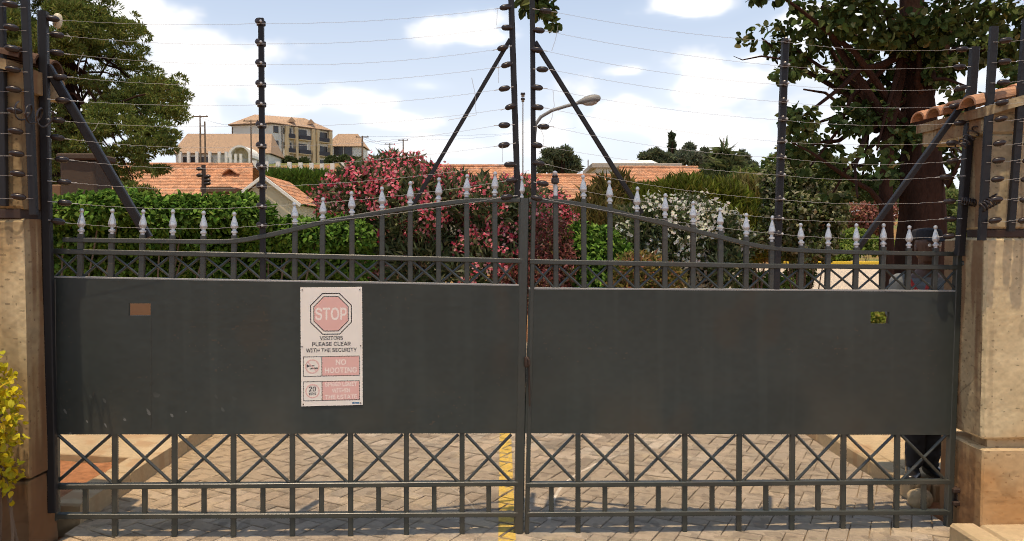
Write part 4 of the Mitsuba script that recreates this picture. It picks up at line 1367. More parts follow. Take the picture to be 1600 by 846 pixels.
# a long limb arches out of the picture and hangs a tuft back into it between the meeting stiles
tuft = [blob(838, 2, 8.6, 22, 20), blob(850, 18, 8.6, 17, 14), blob(826, 6, 8.6, 17, 12), blob(862, 36, 8.6, 9, 9), blob(842, -40, 8.6, 34, 26)]
LEAFC = [(.075, .11, .034), (.105, .145, .044), (.045, .066, .022), (.20, .24, .09), (.28, .31, .14)]
lw = [.34, .28, .22, .11, .05]
shade = [blob(x, y, yy, 70, 50, 60) for x, y, yy in ((1300, -170, 7.6), (1400, -200, 7.4), (1500, -190, 7.4), (1590, -150, 7.6), (1440, -120, 7.8), (1540, -90, 7.8), (1360, -100, 8.0), (1480, -260, 8), (1380, -280, 8.2))]
P1, o1 = in_blobs(rng, B, 13500, .3)
P3, o3 = in_blobs(rng, shade, 5200, .3)
P1, o1 = np.vstack([P1, P3]), np.vstack([o1, o3])
P2, o2 = in_blobs(rng, tuft, 420, .3)
P, out = np.vstack([P1, P2]), np.vstack([o1, o2])
hole = meshkit.fbm(P * A([1.7, 1.7, 2.1]), 3, 3) > .456 + .05 * smooth01(4.4, 3.0, P[:, 0]) - .2 * (P[:, 2] > 5.4)
hole[len(P1):] = True
P, out = P[hole], out[hole]
n = len(P)
D = nz(out * .5 + rand_dirs(rng, n) * .8 - A([0, 0, .25]))
N = nz(A([0, 0, .75]) + out * .3 + rand_dirs(rng, n) * .65)
m, c = leaf_mesh(P, D, N, .086 * (.6 + .8 * rng.random(n)), .070 * (.6 + .7 * rng.random(n)), rng, palette(rng, n, LEAFC, lw), .25, 'round', .18)
put('crown', m, 'leaf_dark', BT, color=c)
top = at(1428, 60, 9.1)
lm = [limbs(rng, at(1432, 130 + rng.uniform(-120, 130), 9.1), [b[0]], .05, .2, 7, .010) for b in B[::2]]
lm += [tube([at(1440, 240, 9), at(1462, 250, 8.9), at(1482, 290, 8.8), at(1500, 250, 8.7)], [.07, .05, .04, .02], 8, cap=False), tube([at(1385, 330, 8.8), at(1360, 298, 8.7), at(1310, 268, 8.6), at(1270, 240, 8.5), at(1236, 222, 8.4)], [.035, .028, .022, .015, .008], 7, cap=False),
       tube([at(1386, 190, 8.8), at(1340, 120, 8.7), at(1300, 60, 8.7), at(1285, 10, 8.8)], [.05, .04, .03, .02], 7, cap=False), tube([at(1236, 95, 8.5), at(1190, 88, 8.4), at(1160, 94, 8.4), at(1146, 88, 8.4)], [.012, .009, .006, .003], 6, cap=False)]
arch_l = [at(1425, -20, 9.1), at(1300, -190, 9.0), at(1100, -260, 8.8), at(950, -190, 8.7), at(860, -70, 8.6), at(842, 0, 8.6), at(846, 22, 8.6)]
lm.append(tube(arch_l, [.11, .09, .07, .05, .03, .014, .006], 8, cap=False))
for b in tuft:
    lm.append(limbs(rng, at(856, -60, 8.6), [b[0]], .014, .05, 6, .004))
put('limbs', cat_(lm), 'bark', BT, smooth=50)

# the fine-leaved conifer on the left
CT = thing('conifer', 'tall dark conifer with fine soft foliage behind the left pillar', 'tree')
rng = np.random.default_rng(22)
cl = [(150, 60, 46, 40), (100, 40, 50, 40), (60, 60, 50, 44), (20, 30, 50, 50), (190, 120, 46, 40), (150, 110, 50, 40), (225, 125, 34, 28), (245, 160, 36, 26), (265, 140, 22, 22), (205, 160, 40, 28), (120, 160, 50, 36), (175, 200, 50, 32), (235, 200, 38, 22), (262, 215, 24, 18), (215, 235, 40, 18), (140, 225, 50, 34), (90, 210, 40, 40), (190, 255, 40, 22), (150, 262, 40, 26), (235, 258, 20, 14), (100, 270, 34, 34), (185, 285, 36, 14), (215, 295, 22, 10), (160, 20, 40, 34), (200, 60, 26, 24), (120, -10, 50, 40), (60, -10, 60, 50), (30, 110, 60, 50), (-10, 180, 60, 60), (60, 150, 50, 40), (275, 178, 16, 14), (90, 100, 46, 40), (-30, 60, 60, 60), (120, -60, 46, 40), (60, -90, 46, 46), (20, 250, 60, 50), (40, 300, 50, 40), (-40, -30, 60, 60)]
B = [blob(x, y, 15.5 + rng.uniform(-1.2, 1.2), rx, ry, max(rx, 34)) for x, y, rx, ry in cl]
sub = []
for c_, r_ in B:                                         # each clump breaks up into tufts
    for _ in range(11):
        d = rand_dirs(rng, 1)[0]
        sub.append((c_ + d * r_ * rng.uniform(.6, 1.1), r_ * rng.uniform(.24, .42) * A([1.15, 1.15, .62])))
n = 140000
P, out = in_blobs(rng, sub, n, .62)
keep = meshkit.fbm(P * A([1.1, 1.1, 1.5]), 3, 12) > .30 + .10 * smooth01(-8.6, -6.4, P[:, 0])
P, out, n = P[keep], out[keep], int(keep.sum())
D = nz(out * .8 + A([0, 0, .3]) + rand_dirs(rng, n) * .6)
m, c = leaf_mesh(P, D, out * .7 + A([0, 0, .5]) + rand_dirs(rng, n) * .5, .085 * (.6 + .8 * rng.random(n)), .020, rng, palette(rng, n, [(.165, .205, .05), (.22, .26, .065), (.105, .14, .038), (.30, .32, .095)], [.35, .3, .2, .15]), .25, 'blade', .1)
put('crown', m, 'leaf_dark', CT, color=c)
f = at(90, 300, 15.6)
tr_ = [A([f[0], f[1], -.1]), at(95, 300, 15.6), at(105, 180, 15.6), at(100, 40, 15.6), at(95, -100, 15.6)]
put('trunk', tube(tr_, [.26, .22, .17, .12, .07], 12), 'bark', CT, smooth=50)
put('limbs', cat_([limbs(rng, at(100, 200 - 20 * (k_ % 8), 15.6), [b[0]], .035, .15, 7, .008) for k_, b in enumerate(B[:26])]), 'bark', CT, smooth=50)


def far_tree(label, Y, blobs_px, n, L, cols, seed, foot, name='tree', shape='blade', wide=.5, up=.5, group=None):
    rng = np.random.default_rng(seed)
    t = thing(name, label, 'tree', group)
    B = [blob(x, y, Y + rng.uniform(-.02, .02) * Y, rx, ry) for x, y, rx, ry in blobs_px]
    sub = []
    for c_, r_ in B:
        for _ in range(9):
            d = rand_dirs(rng, 1)[0]
            sub.append((c_ + d * r_ * rng.uniform(.4, .95), r_ * rng.uniform(.25, .5)))
    P, out = in_blobs(rng, sub, n, .4)
    D = nz(out + A([0, 0, up]) + rand_dirs(rng, n) * .8)
    m, c = leaf_mesh(P, D, out + A([0, 0, .6]) + rand_dirs(rng, n) * .7, L * (.6 + .8 * rng.random(n)), L * wide, rng, palette(rng, n, cols), .25, shape, .15)
    put('crown', m, 'leaf', t, color=c)
    fx = at(foot[0], foot[1], Y)
    g = float(terrain(fx[0], fx[1])) - .2
    top = at(foot[0], min(b[1] for b in blobs_px), Y)
    r = .011 * Y ** .75
    put('trunk', tube([A([fx[0], fx[1], g]), (A([fx[0], fx[1], g]) + top) / 2, top], [r, r * .7, r * .25], 8), 'bark', t, smooth=50)
    put('limbs', limbs(rng, (A([fx[0], fx[1], g]) + top * 1.6) / 2.6, [b[0] for b in B], r * .4, .3, 5, r * .08), 'bark', t, smooth=50)
    return t


FAR = [(.135, .155, .085), (.17, .19, .105), (.10, .12, .07)]  # leaf colours lightened and greyed, distance haze painted in
far_tree('dark rounded tree on the skyline beside the street lamp', 75, [(872, 252, 22, 12), (882, 242, 14, 8), (862, 246, 14, 9), (895, 258, 12, 12), (850, 262, 12, 9), (880, 264, 22, 9)], 5000, .42, FAR, 101, (878, 285))
far_tree('dark spire shaped cypress on the skyline above the tiled roofs', 118, [(1050, 216, 2.4, 7), (1050, 228, 4.2, 9), (1050, 242, 5.5, 10), (1050, 256, 6, 10)], 3200, .55, [(.085, .105, .06), (.11, .13, .07)], 102, (1050, 275), 'cypress', up=1.5)
for k, (bl, fx, tx) in enumerate((([(1022, 242, 14, 9), (1008, 246, 10, 6), (1030, 252, 16, 10), (1012, 254, 12, 6)], 1022, 'broad dark tree left of the spire cypress'), ([(1078, 238, 10, 10), (1068, 248, 12, 12), (1086, 250, 10, 12)], 1077, 'pale grey green tree just right of the spire cypress'), ([(1100, 250, 14, 12), (1115, 252, 12, 10), (1104, 262, 18, 9)], 1106, 'low wide tree on the skyline, second to the right of the cypress'), ([(1162, 248, 7, 12), (1158, 262, 14, 12), (1172, 264, 12, 10)], 1163, 'pointed tree on the skyline left of the right mid fence post'))):
    far_tree(tx, 112 + k * 3, bl, 3200, .6, FAR if k != 1 else [(.20, .22, .145), (.16, .185, .12)], 103 + k, (fx, 278), group=None)
far_tree('shaggy dark palm like tree above the yellowish tall grass', 24, [(1132, 250, 9, 18), (1140, 268, 16, 14), (1124, 272, 14, 14), (1150, 282, 22, 12), (1118, 290, 24, 12)], 3600, .42, [(.13, .155, .06), (.18, .205, .085), (.09, .11, .045)], 110, (1134, 330), 'shaggy_tree', 'blade', .11, -.5)
for k, (bl, Y, tx) in enumerate((([(1225, 285, 40, 18), (1200, 292, 30, 14), (1255, 282, 30, 16)], 95, 'rounded wooded clump on the far hillside behind the right mid fence post'), ([(1300, 275, 40, 20), (1335, 285, 36, 20), (1280, 295, 40, 16), (1340, 310, 40, 16)], 85, 'dark tree on the hillside seen under the big crown'), ([(1370, 290, 34, 26), (1400, 310, 40, 24)], 80, 'dark tree on the hillside just left of the thick trunk'), ([(1490, 320, 30, 34), (1500, 350, 30, 24), (1480, 365, 24, 22)], 46, 'light green tree between the thick trunk and the right pillar'))):
    far_tree(tx, Y, bl, 5200, .5 if Y > 60 else .3, [(.14, .17, .07), (.11, .135, .055), (.18, .21, .085)] if k != 3 else [(.19, .23, .08), (.14, .18, .055), (.25, .27, .1)], 120 + k, (bl[0][0], 350), 'tree')
far_tree('tall slim tree half hidden behind the left conifer\'s right edge', 60, [(255, 300, 26, 14), (230, 305, 30, 14), (275, 310, 16, 10)], 2500, .3, FAR, 130, (250, 330))

# ------------------------------------------------------------------ houses


def pantiles(el, er, rr_, rl, tw=.25, course=.33, amp=.03):
    """A tiled slope: eave left, eave right, ridge right, ridge left -> rolls and stepped courses as real relief."""
    el, er, rr_, rl = (np.asarray(p, float) for p in (el, er, rr_, rl))
    nu = max(4, int(np.linalg.norm(er - el) / tw) * 4)
    nc = max(2, int(np.linalg.norm((rl + rr_ - el - er) / 2) / course))
    nrm = unit(np.cross(er - el, rl + rr_ - el - er))
    if nrm[2] < 0:
        nrm = -nrm
    vs = []
    for c in range(nc):
        vs += [c / nc + 1e-4, (c + 1) / nc - 1e-4]
    u = np.linspace(0, 1, nu + 1)
    V = []
    for k, v in enumerate(vs):
        a, b = el + (rl - el) * v, er + (rr_ - er) * v
        h = amp * .9 * (1 if k % 2 == 0 else .2)
        Ln = np.linalg.norm(b - a)
        prof = amp * .8 * np.abs(np.sin(np.pi * u * np.linalg.norm(er - el) / tw))
        V.append(a + np.outer(u, b - a) + np.outer(h + prof, nrm))
    k = nu + 1
    V = np.vstack(V)
    i, j = np.meshgrid(np.arange(len(vs) - 1), np.arange(nu), indexing='ij')
    q_ = (i * k + j).ravel()
    return mesh_of(V, np.vstack([np.stack([q_, q_ + 1, q_ + k + 1], 1), np.stack([q_, q_ + k + 1, q_ + k], 1)]))


def slab(pts, th):
    """A flat piece with thickness from its outline (3 or 4 points)."""
    p = np.asarray(pts, float)
    n_ = unit(np.cross(p[1] - p[0], p[2] - p[0]))
    return trimesh.convex.convex_hull(np.vstack([p, p - n_ * th]))


def tiled_house(label, x0, x1, yr, ye, Y, depth=3.2, back=True, wall='cream_wall'):
    """A long low house whose tiled slope faces us. x0..x1, ridge row yr, eave row ye: measured spots at depth Y."""
    t = thing('tiled_house', label, 'house')
    a, b = at(x0, ye, Y), at(x1, ye, Y)
    zr = at((x0 + x1) / 2, yr, Y + depth)[2]
    a[2] = b[2] = (a[2] + b[2]) / 2
    ra, rb = A([a[0], Y + depth, zr]), A([b[0], Y + depth, zr])
    put('roof', pantiles(a, b, rb, ra), 'clay_tile_two', t)
    a2, b2 = A([a[0], Y + 2 * depth, a[2]]), A([b[0], Y + 2 * depth, a[2]])
    put('roof', pantiles(b2, a2, ra, rb), 'clay_tile_two', t)
    g = float(terrain((a[0] + b[0]) / 2, Y)) - .3
    put('wall', box(a[0] + .3, b[0] - .3, Y + .45, Y + 2 * depth - .45, g, a[2] - .06), wall, t)
    for e, r, e2 in ((a, ra, a2), (b, rb, b2)):
        s = .3 if e is a else -.3
        put('gable', trimesh.convex.convex_hull(np.array([[e[0] + s * k, p[1], p[2] - .08] for p in (e + A([0, .5, 0]), r, e2 - A([0, .5, 0])) for k in (1, 1.4)])), wall, t)
    put('ridge', tube([ra + A([0, 0, .03]), rb + A([0, 0, .03])], .11, 8), 'clay_tile', t, smooth=50)
    put('fascia', box(a[0], b[0], Y - .02, Y + .04, a[2] - .2, a[2] - .03), 'frame_brown', t)
    nwin = max(2, int((b[0] - a[0]) / 3))
    for k in range(nwin):
        xc = a[0] + (b[0] - a[0]) * (k + .5) / nwin
        w_ = put('window', box(xc - .6, xc + .6, Y + .40, Y + .44, a[2] - 1.6, a[2] - .5), 'frame_brown', t)
        put('pane', box(xc - .54, xc + .54, Y + .385, Y + .41, a[2] - 1.54, a[2] - .56), 'window_dark', w_)
    return t


tiled_house('orange tiled house roof behind the pink oleander, left of the meeting stiles', 640, 812, 261, 300, 40)
tiled_house('orange tiled house roof just right of the meeting stiles behind the dry bush', 822, 975, 276, 313, 37)
tiled_house('orange tiled roof further right, above the feathery bush and below the flat grey roof', 980, 1112, 263, 285, 45)
# bungalow on the left with a gable towards the gate
BG = thing('bungalow', 'low bungalow with orange tiled roof and cream gable above the left hedge', 'house')
Yb = 40.0
ea, eb = at(120, 309, Yb), at(395, 309, Yb)
eb[2] = ea[2]
zr = at(275, 258, Yb + 3.4)[2]
ra, rb = A([at(170, 258, Yb + 3.4)[0], Yb + 3.4, zr]), A([at(395, 258, Yb + 3.4)[0], Yb + 3.4, zr])
put('roof', pantiles(ea, eb, rb, ra), 'clay_tile_two', BG)
put('roof', pantiles(eb + A([0, 6.8, 0]), ea + A([0, 6.8, 0]), ra, rb), 'clay_tile_two', BG)
put('ridge', tube([ra, rb], .12, 8), 'clay_tile', BG, smooth=50)
g0 = float(terrain(-14, Yb)) - .3
put('wall', box(ea[0] + .4, eb[0] - .2, Yb + .5, Yb + 6.2, g0, ea[2] - .05), 'cream_wall', BG)
Yg = 37.0
gl, gr_, ga = at(352, 317, Yg), at(470, 322, Yg), at(411, 274, Yg)
gl[2] = gr_[2] = (gl[2] + gr_[2]) / 2
gback = A([0, 4.6, 0])
put('roof', pantiles(gl, gl + gback, ga + gback, ga), 'clay_tile_two', BG)
put('roof', pantiles(gr_ + gback, gr_, ga, ga + gback), 'clay_tile_two', BG)
for p, q_ in ((gl, ga), (ga, gr_)):
    put('bargeboard', bar(p + A([0, -.06, -.06]), q_ + A([0, -.06, -.06]), .14, .10, (0, -1, 0)), 'white_paint', BG)
pts = np.array([[gl[0] + .25, Yg + k, gl[2] - .02] for k in (.2, .4)] + [[gr_[0] - .25, Yg + k, gr_[2] - .02] for k in (.2, .4)] + [[ga[0], Yg + k, ga[2] - .12] for k in (.2, .4)])
put('gable', trimesh.convex.convex_hull(pts), 'cream_wall', BG)
put('wall', box(gl[0] + .25, gr_[0] - .25, Yg + .2, Yg + 4, g0, gl[2] - .02), 'cream_wall', BG)
# small gable dormer and dark porch roof
d0, d1, dt = at(345, 271, 42.0), at(372, 271, 42.0), at(358, 262, 42.0)
put('dormer', cat_([slab([d0, dt, dt + A([0, 1.5, 0]), d0 + A([0, 1.5, 0])], .06), slab([dt, d1, d1 + A([0, 1.5, 0]), dt + A([0, 1.5, 0])], .06)]), 'clay_tile', BG)
c0, c1 = at(313, 292, 36.5), at(360, 300, 36.5)
put('porch', box(c0[0], c1[0], 36.5, 38.6, c1[2] - .0, c0[2]), 'frame_brown', BG)

# apartment block on the hill
AB = thing('apartment_block', 'cream three storey apartment block with brown hipped roof and balconies on the hill', 'building')
E0, E1, E2 = at(356, 193, 166), at(424, 195, 163), at(520, 206.5, 175)
ze = 25.0
for p in (E0, E1, E2):
    p[2] = ze
k_ = A([-7.5, 9.5, 0])
E3, E4 = E2 + k_, E0 + A([2.0, 10.0, 0])
R0, R1 = at(398, 177.5, 170), at(476, 184, 175)
zrg = ze + 2.6
R0[2] = R1[2] = zrg
ov = [E0, E1, E2, E3, E4]
cen = sum(ov) / 5
inn = [cen + (p - cen) * A([.93, .93, 1]) for p in ov]
gAB = float(terrain(-50, 168)) - 1.0


def wall_between(a, b, z0, z1, th=.25):
    d = unit((b - a) * A([1, 1, 0]))
    n_ = A([d[1], -d[0], 0])
    return trimesh.convex.convex_hull(np.array([[*(p + n_ * o)[:2], z] for p in (a, b) for o in (0, -th) for z in (z0, z1)]))


for a, b in zip(inn, inn[1:] + inn[:1]):
    put('wall', wall_between(a, b, gAB, ze - .05), 'beige_wall', AB)
for quad in ([E0, E1, R0], [E1, E2, R1, R0], [E2, E3, R1], [E3, E4, R0, R1], [E4, E0, R0]):
    put('roof', slab(quad, .18), 'brown_roof', AB)
put('soffit', prism(sg.Polygon([(p[0], p[1]) for p in ov]), ze - .22, ze - .12), 'frame_brown', AB)
for hx, hy, Yh in ((457, 188, 168), (487, 191, 172)):
    h = at(hx, hy + 1, Yh)
    put('roof_vent', trimesh.convex.convex_hull(np.array([h + A([-.9, -.7, -.3]), h + A([.9, -.7, -.3]), h + A([0, -.7, .7]), h + A([-.2, 1.8, .6])])), 'brown_roof', AB)


def facade(a, b, u, z, w, h, out=.02):
    """Corners of an opening on the wall from a to b: u metres along, z its foot."""
    d = unit((b - a) * A([1, 1, 0]))
    n_ = A([d[1], -d[0], 0])
    p = a + d * u
    return d, n_, A([p[0], p[1], z])


def wbox(a, b, u, z, w, h, o0, o1):
    d, n_, p = facade(a, b, u, z, w, h)
    return trimesh.convex.convex_hull(np.array([p + d * i + n_ * o + A([0, 0, k]) for i in (-w / 2, w / 2) for o in (o0, o1) for k in (0, h)]))


W1, W2 = inn[1], inn[2]
Lf = np.linalg.norm((W2 - W1)[:2])
for st in range(3):
    zf = ze - 2.9 * (st + 1) + .1
    for u, w, h, z in ((.9, 1.2, 1.4, .9), (Lf - 1.0, .9, 1.3, .9)):
        wn = put('window', wbox(W1, W2, u, zf + z, w, h, -.02, .05), 'frame_brown', AB)
        put('pane', wbox(W1, W2, u, zf + z + .1, w - .2, h - .2, .03, .075), 'window_dark', wn)
    for u, w in ((4.1, 1.3), (7.4, 2.6), (12.3, 2.4)):
        d_ = put('balcony_door', wbox(W1, W2, u, zf + .1, w * .8, 2.1, -.02, .05), 'window_dark', AB)
        bal = put('balcony', wbox(W1, W2, u, zf - .05, w + .4, .16, 0, 1.0), 'ochre_wall', AB)
        put('railing', wbox(W1, W2, u, zf + .11, w + .3, .85, .86, .96), 'fence_dark', bal)
    put('window', wbox(W1, W2, 2.9, zf + .9, .5, 1.2, -.02, .05), 'window_dark', AB)
for u in (3.2, 5.4, 9.7, 10.8, 14.2):
    if u < Lf:
        put('pilaster', wbox(W1, W2, u, gAB, .55, ze - gAB - .3, 0, .9), 'ochre_wall', AB)
put('downpipe', wbox(W1, W2, 2.3, gAB, .14, ze - gAB - .4, 0, .15), 'frame_brown', AB)
put('downpipe', wbox(inn[0], inn[1], .2, gAB, .14, ze - gAB - .4, 0, .15), 'frame_brown', AB)


def wing(name, label, pa, pb, Y, zeave, zridge, depth, roofm='brown_roof', wins=(), wallm='beige_wall', hip=2.0):
    t = thing(name, label, 'building')
    a, b = at(pa[0], pa[1], Y), at(pb[0], pb[1], Y)
    a[2] = b[2] = zeave
    g = float(terrain((a[0] + b[0]) / 2, Y)) - 1.2
    r0, r1 = A([a[0] + hip, Y + depth / 2, zridge]), A([b[0] - hip, Y + depth / 2, zridge])
    a2, b2 = a + A([0, depth, 0]), b + A([0, depth, 0])
    for q_ in ([a, b, r1, r0], [b, b2, r1], [b2, a2, r0, r1], [a2, a, r0]):
        put('roof', slab(q_, .16), roofm, t)
    put('wall', box(a[0] + .5, b[0] - .5, Y + .5, Y + depth - .5, g, zeave - .08), wallm, t)
    for px, py, w, h in wins:
        c = at(px, py, Y + .48)
        wn = put('window', box(c[0] - w / 2, c[0] + w / 2, Y + .44, Y + .5, c[2] - h / 2, c[2] + h / 2), 'frame_brown', t)
        put('pane', box(c[0] - w / 2 + .1, c[0] + w / 2 - .1, Y + .42, Y + .46, c[2] - h / 2 + .1, c[2] + h / 2 - .1), 'window_dark', wn)
    return t


def z_of(py, Y):
    return float(at(800, py, Y)[2])


wing('apartment_wing', 'lower cream wing with brown roof at the right end of the apartment block', (508, 228), (569, 231), 178, z_of(229, 178), z_of(209, 181), 8, wins=((529, 236, 2.0, 2.2), (544, 237, 1.8, 2.0)))
GH = wing('reception_building', 'long low brown roofed reception building with pillars left of the apartment block', (268, 237), (423, 246), 140, z_of(240, 140), z_of(209.5, 144), 9, wins=((300, 252, 3.0, 1.4), (318, 252, 3, 1.4)), hip=1.0)
for px in (282, 295, 308, 328, 343, 354):
    c = at(px, 240, 139.6)
    put('column', box(c[0] - .22, c[0] + .22, 139.3, 139.75, float(terrain(c[0], 139)) - .5, z_of(238, 139.6)), 'white_paint', GH)
# porch with an arched gable in front of it
c0, c1 = at(357, 262, 134), at(392, 262, 134)
ang = np.linspace(0, np.pi, 15)
cx_, rx_ = (c0[0] + c1[0]) / 2, (c1[0] - c0[0]) / 2
zb = z_of(247, 134)
arc_o = [(cx_ + rx_ * 1.08 * math.cos(a), zb + 2.0 * math.sin(a)) for a in ang]
arc_i = [(cx_ + rx_ * .86 * math.cos(a), zb + 1.7 * math.sin(a)) for a in ang[::-1]]
m = trimesh.creation.extrude_polygon(sg.Polygon(arc_o + arc_i), 5.0, engine='earcut')
m.vertices = np.stack([m.vertices[:, 0], 134 + m.vertices[:, 2], m.vertices[:, 1]], 1)
m.fix_normals()
put('porch_arch', m, 'beige_wall', GH)
m = trimesh.creation.extrude_polygon(sg.Polygon(arc_i), .3, engine='earcut')
m.vertices = np.stack([m.vertices[:, 0], 135.4 + m.vertices[:, 2], m.vertices[:, 1]], 1)
m.fix_normals()
put('porch_wall', m, 'cream_wall', GH)
for px in (360, 368, 376, 390):
    c = at(px, 255, 134)
    put('column', box(c[0] - .2, c[0] + .2, 134.0, 134.4, float(terrain(c[0], 134)) - .5, zb + .6), 'white_paint', GH)
# boundary wall with pale posts below the block
BW = thing('boundary_fence', 'dark boundary fence with pale posts below the apartment block', 'fence')
a, b = at(398, 273, 118), at(566, 285, 132)
for k in range(11):
    f_ = k / 10
    p = a + (b - a) * f_
    zg = float(terrain(p[0], p[1])) - .6
    zt = max(z_of(252 + 7 * f_, p[1]), zg + 1.5)
    put('post', box(p[0] - .28, p[0] + .28, p[1] - .28, p[1] + .28, zg - 1, zt), 'white_paint', BW)
    if k < 10:
        p2 = a + (b - a) * (k + 1) / 10
        put('panel', wall_between(p, p2, zg - 1, zt - .8, .2), 'fence_dark', BW)
        put('plinth', wall_between(p + A([0, -.05, 0]), p2 + A([0, -.05, 0]), zg - 2.5, zg + .1, .35), 'beige_wall', BW)
for k, (x, y, r) in enumerate(((428, 249, 10), (452, 250, 11), (475, 251, 9), (520, 250, 12), (537, 248, 10), (553, 250, 10))):
    bl = blob(x, y + 4, 150, r, r * .8)
    shrub('garden_bush', ('bush before the apartment block, number %s from the left along the pale posts' % ('one', 'two', 'three', 'four', 'five', 'six')[k]) , 'shrub', [bl], 900, .5, .3, [(.10, .12, .045), (.07, .09, .035)], bl[0] - A([0, 0, bl[1][2] + 1.5]), 200 + k, stem_r=.15, shape='blade', group=None)
# flat grey roof far behind and the little house behind the bougainvillea
FG = thing('flat_roofed_house', 'pale low pitched roof with grey edge rising behind the orange tiles right of the brace', 'house')
Yf = 75
a, b = at(925, 258, Yf), at(1066, 262, Yf)
zf = z_of(262, Yf)
put('wall', box(a[0] + .4, b[0] - .4, Yf + .4, Yf + 8, 0, zf), 'beige_wall', FG)
put('parapet', cbox(a[0], b[0], Yf, Yf + 8.4, zf, zf + .42, .03), 'grey_roof', FG)
put('roof', trimesh.convex.convex_hull(np.array([at(935, 259, Yf + .6), at(1036, 259, Yf + .6), at(968, 251, Yf + 3.5), at(1018, 250.5, Yf + 3.5), A([at(935, 259, Yf)[0], Yf + 8, zf + .4]), A([at(1036, 259, Yf)[0], Yf + 8, zf + .4])])), 'beige_wall', FG)
LH = thing('small_house', 'small orange roofed house glimpsed far behind the pink bush on the right', 'house')
a, b = at(1302, 358, 64), at(1352, 358, 64)
zl = a[2]
put('wall', box(a[0], b[0], 64.4, 68, 0, zl), 'ochre_wall', LH)
put('roof', cat_([slab([a + A([-.4, 0, 0]), b + A([.4, 0, 0]), b + A([.4, 2.2, 1.35]), a + A([-.4, 2.2, 1.35])], .12), slab([b + A([.4, 4.4, 0]), a + A([-.4, 4.4, 0]), a + A([-.4, 2.2, 1.35]), b + A([.4, 2.2, 1.35])], .12)]), 'clay_tile', LH)
# court kerb, yellow
k0, k1 = at(1225, 411, 47.2), at(1500, 411, 47.2)
put('court_kerb', cbox(k0[0], k1[0], 47.0, 47.5, -.1, .42, .04), 'yellow_paint', label='yellow painted kerb at the far edge of the pale court', kind='structure')
# dark pier and low wall behind the left hedge
WA = thing('garden_wall', 'shaded concrete pier and low wall behind the left hedge under the conifer', 'wall')
c = at(132, 250, 11.5)
put('pier', rough(cbox(c[0] - .24, c[0] + .24, 11.3, 11.8, -.1, c[2] - .02, .03), .02, 6), 'dull_plaster', WA)
put('pier_cap', cbox(c[0] - .27, c[0] + .27, 11.26, 11.88, c[2] - .02, c[2] + .07, .02), 'dull_plaster', WA)
put('wall', rough(cbox(c[0] - 2.6, c[0] - .28, 11.42, 11.62, -.1, z_of(290, 11.5), .02), .02, 6), 'brown_wall', WA)
put('wall', rough(cbox(c[0] + .26, c[0] + 4.8, 11.42, 11.62, -.1, z_of(352, 11.5), .02), .02, 6), 'brown_wall', WA)
bx_ = at(575, 330, 12)
put('wooden_box', cbox(bx_[0] - .20, bx_[0] + .16, 11.9, 12.2, -.1, bx_[2] + .16, .015), 'frame_brown', label='dark brown box standing behind the low hedge left of the oleander', cat='box')

# ------------------------------------------------------------------ lamp, poles, masts
ST = thing('street_lamp', 'grey gooseneck street lamp just right of the meeting posts', 'street lamp')
Ys = 11.5
pp = [at(834, 440, Ys) * A([1, 1, 0]), at(834, 400, Ys), at(834, 260, Ys), at(834, 215, Ys), at(836, 196, Ys), at(845, 183, Ys), at(862, 173, Ys), at(885, 166, Ys), at(908, 160, Ys)]
put('pole', tube(pp[:5], .034, 10), 'lamp_grey', ST, smooth=50)
put('arm', tube(pp[3:], .024, 10), 'lamp_grey', ST, smooth=50)
hc = at(921, 156.5, Ys)
ax = unit(at(938, 153, Ys) - at(905, 160, Ys))
hd = revolve([(.022, -.17), (.035, -.13), (.06, -.06), (.072, .02), (.066, .09), (.04, .145), (.012, .16)], 14)
hd.vertices[:, 0] *= .95
put('lamp_head', place(hd, hc, ax, (0, 0, 1)), 'lamp_grey', ST, smooth=50)
mat('lamp_lens', (.50, .48, .42), .3, .5)
ln = revolve([(.012, -.11), (.045, -.06), (.062, .02), (.05, .09), (.012, .13)], 14)
put('lens', place(ln, hc - A([0, 0, .025]), ax, (0, 0, 1)), 'lamp_lens', ST, smooth=50)


def pole(label, x, ytop, ybot, Y, r, arms=(), name='utility_pole'):
    t = thing(name, label, 'pole')
    c = at(x, ytop, Y)
    g = float(terrain(c[0], c[1])) - .2
    put('shaft', tube([[c[0], c[1], g], [c[0], c[1], c[2]]], [r * 1.2, r * .8], 8), 'pole_wood', t, smooth=50)
    for dy, w in arms:
        z = at(x, ytop + dy, Y)[2]
        put('crossarm', box(c[0] - w, c[0] + w, c[1] - .06, c[1] + .06, z - .07, z + .07), 'pole_wood', t)
        for s in (-1, 0, 1):
            put('pin_insulator', revolve([(.05, 0), (.08, .05), (.04, .16)], 8).apply_translation([c[0] + s * w * .85, c[1], z + .07]), 'insulator_black', t, smooth=40)
    return t, c


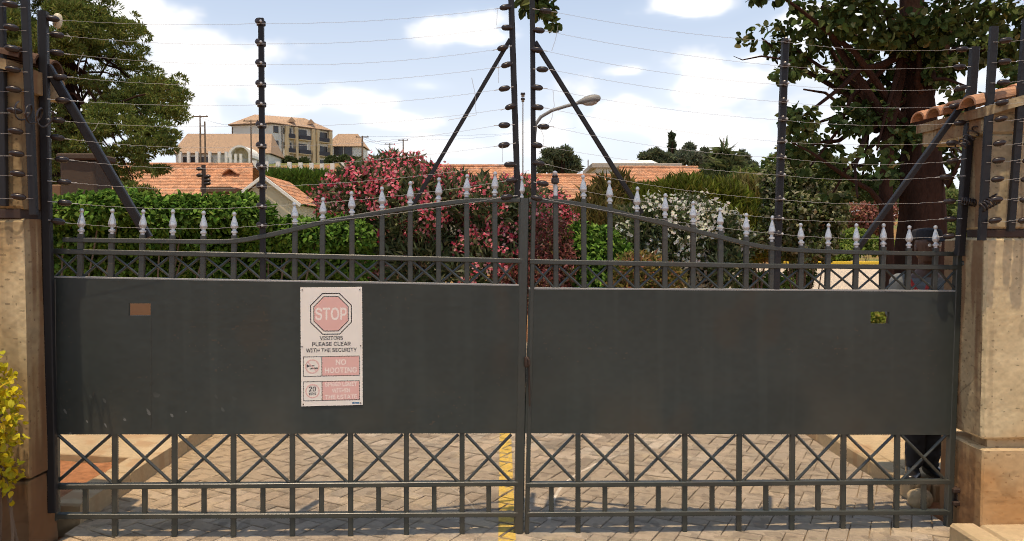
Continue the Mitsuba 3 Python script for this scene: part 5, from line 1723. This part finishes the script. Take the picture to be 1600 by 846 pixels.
TP = pole('twin wooden power pole in front of the reception building, taller left shaft', 312.5, 181, 260, 115, .13, ((1.5, 1.1),))[0]
c2 = at(320, 190, 115)
put('shaft', tube([[c2[0], 115, float(terrain(c2[0], 115)) - .2], [c2[0], 115, c2[2]]], [.15, .11], 8), 'pole_wood', TP, smooth=50)
for y in (197, 210):
    p, q_ = at(312, y, 115), at(320, y, 115)
    put('brace', box(p[0], q_[0], 114.95, 115.05, p[2] - .06, p[2] + .06), 'pole_wood', TP)
pole('power pole with crossarm in front of the plain gable side of the apartment block', 392, 188, 262, 128, .12, ((1.5, 1.2),))
pole('power pole with crossarm right of the lower apartment wing', 566, 213, 255, 140, .16, ((1.5, 1.1),))
pole('small far power pole beside the left stay of the meeting post', 630, 218, 262, 150, .13, ((1.5, .9),))
pole('small far power pole left of the oleander top', 609, 224, 262, 190, .14, ((1.5, 1.2),))
pole('thin tall mast rising between the meeting posts', 817, 146, 275, 60, .045, ((4, .12), (12, .1)), 'antenna_mast')
pole('short far mast left of the grey flat roof', 919, 250, 275, 90, .07, (), 'antenna_mast')
RM = pole('lattice radio mast far behind the shaggy tree', 1131, 216, 262, 140, .10, ((6, .5), (10, .35)), 'radio_mast')[0]
# wires from pole to pole
PW_ = thing('power_line', 'thin power lines sagging between the far poles beside the apartment block', 'cable')
for (p, q_) in (((566, 213, 140), (630, 218, 150)), ((566, 216, 140), (630, 222, 150)), ((566, 213, 140), (900, 200, 260)), ((392, 190, 128), (312, 183, 115)), ((630, 219, 150), (820, 205, 260))):
    put('wire', tube(sag_line(at(*p), at(*q_), 10, .8), .018, 4), 'fence_dark', PW_)
# a dark fence post with insulators beside the bungalow
c = at(318, 258, 30)
FP = thing('insulator_post', 'short dark electric fence post with round insulators in front of the bungalow roof', 'post')
put('shaft', bar(A([c[0], 30, 0]), c, .13, .13, (0, -1, 0)), 'dark_steel', FP)
for y, s in ((264, -1), (274, -1), (276, 1), (282, 1), (287, 1)):
    p = at(318 + s * 6, y, 29.95)
    put('insulator', place(revolve([(.03, -.12), (.07, -.06), (.07, .06), (.03, .12)], 8), p, (1, 0, .1)), 'insulator_black', FP, smooth=40)
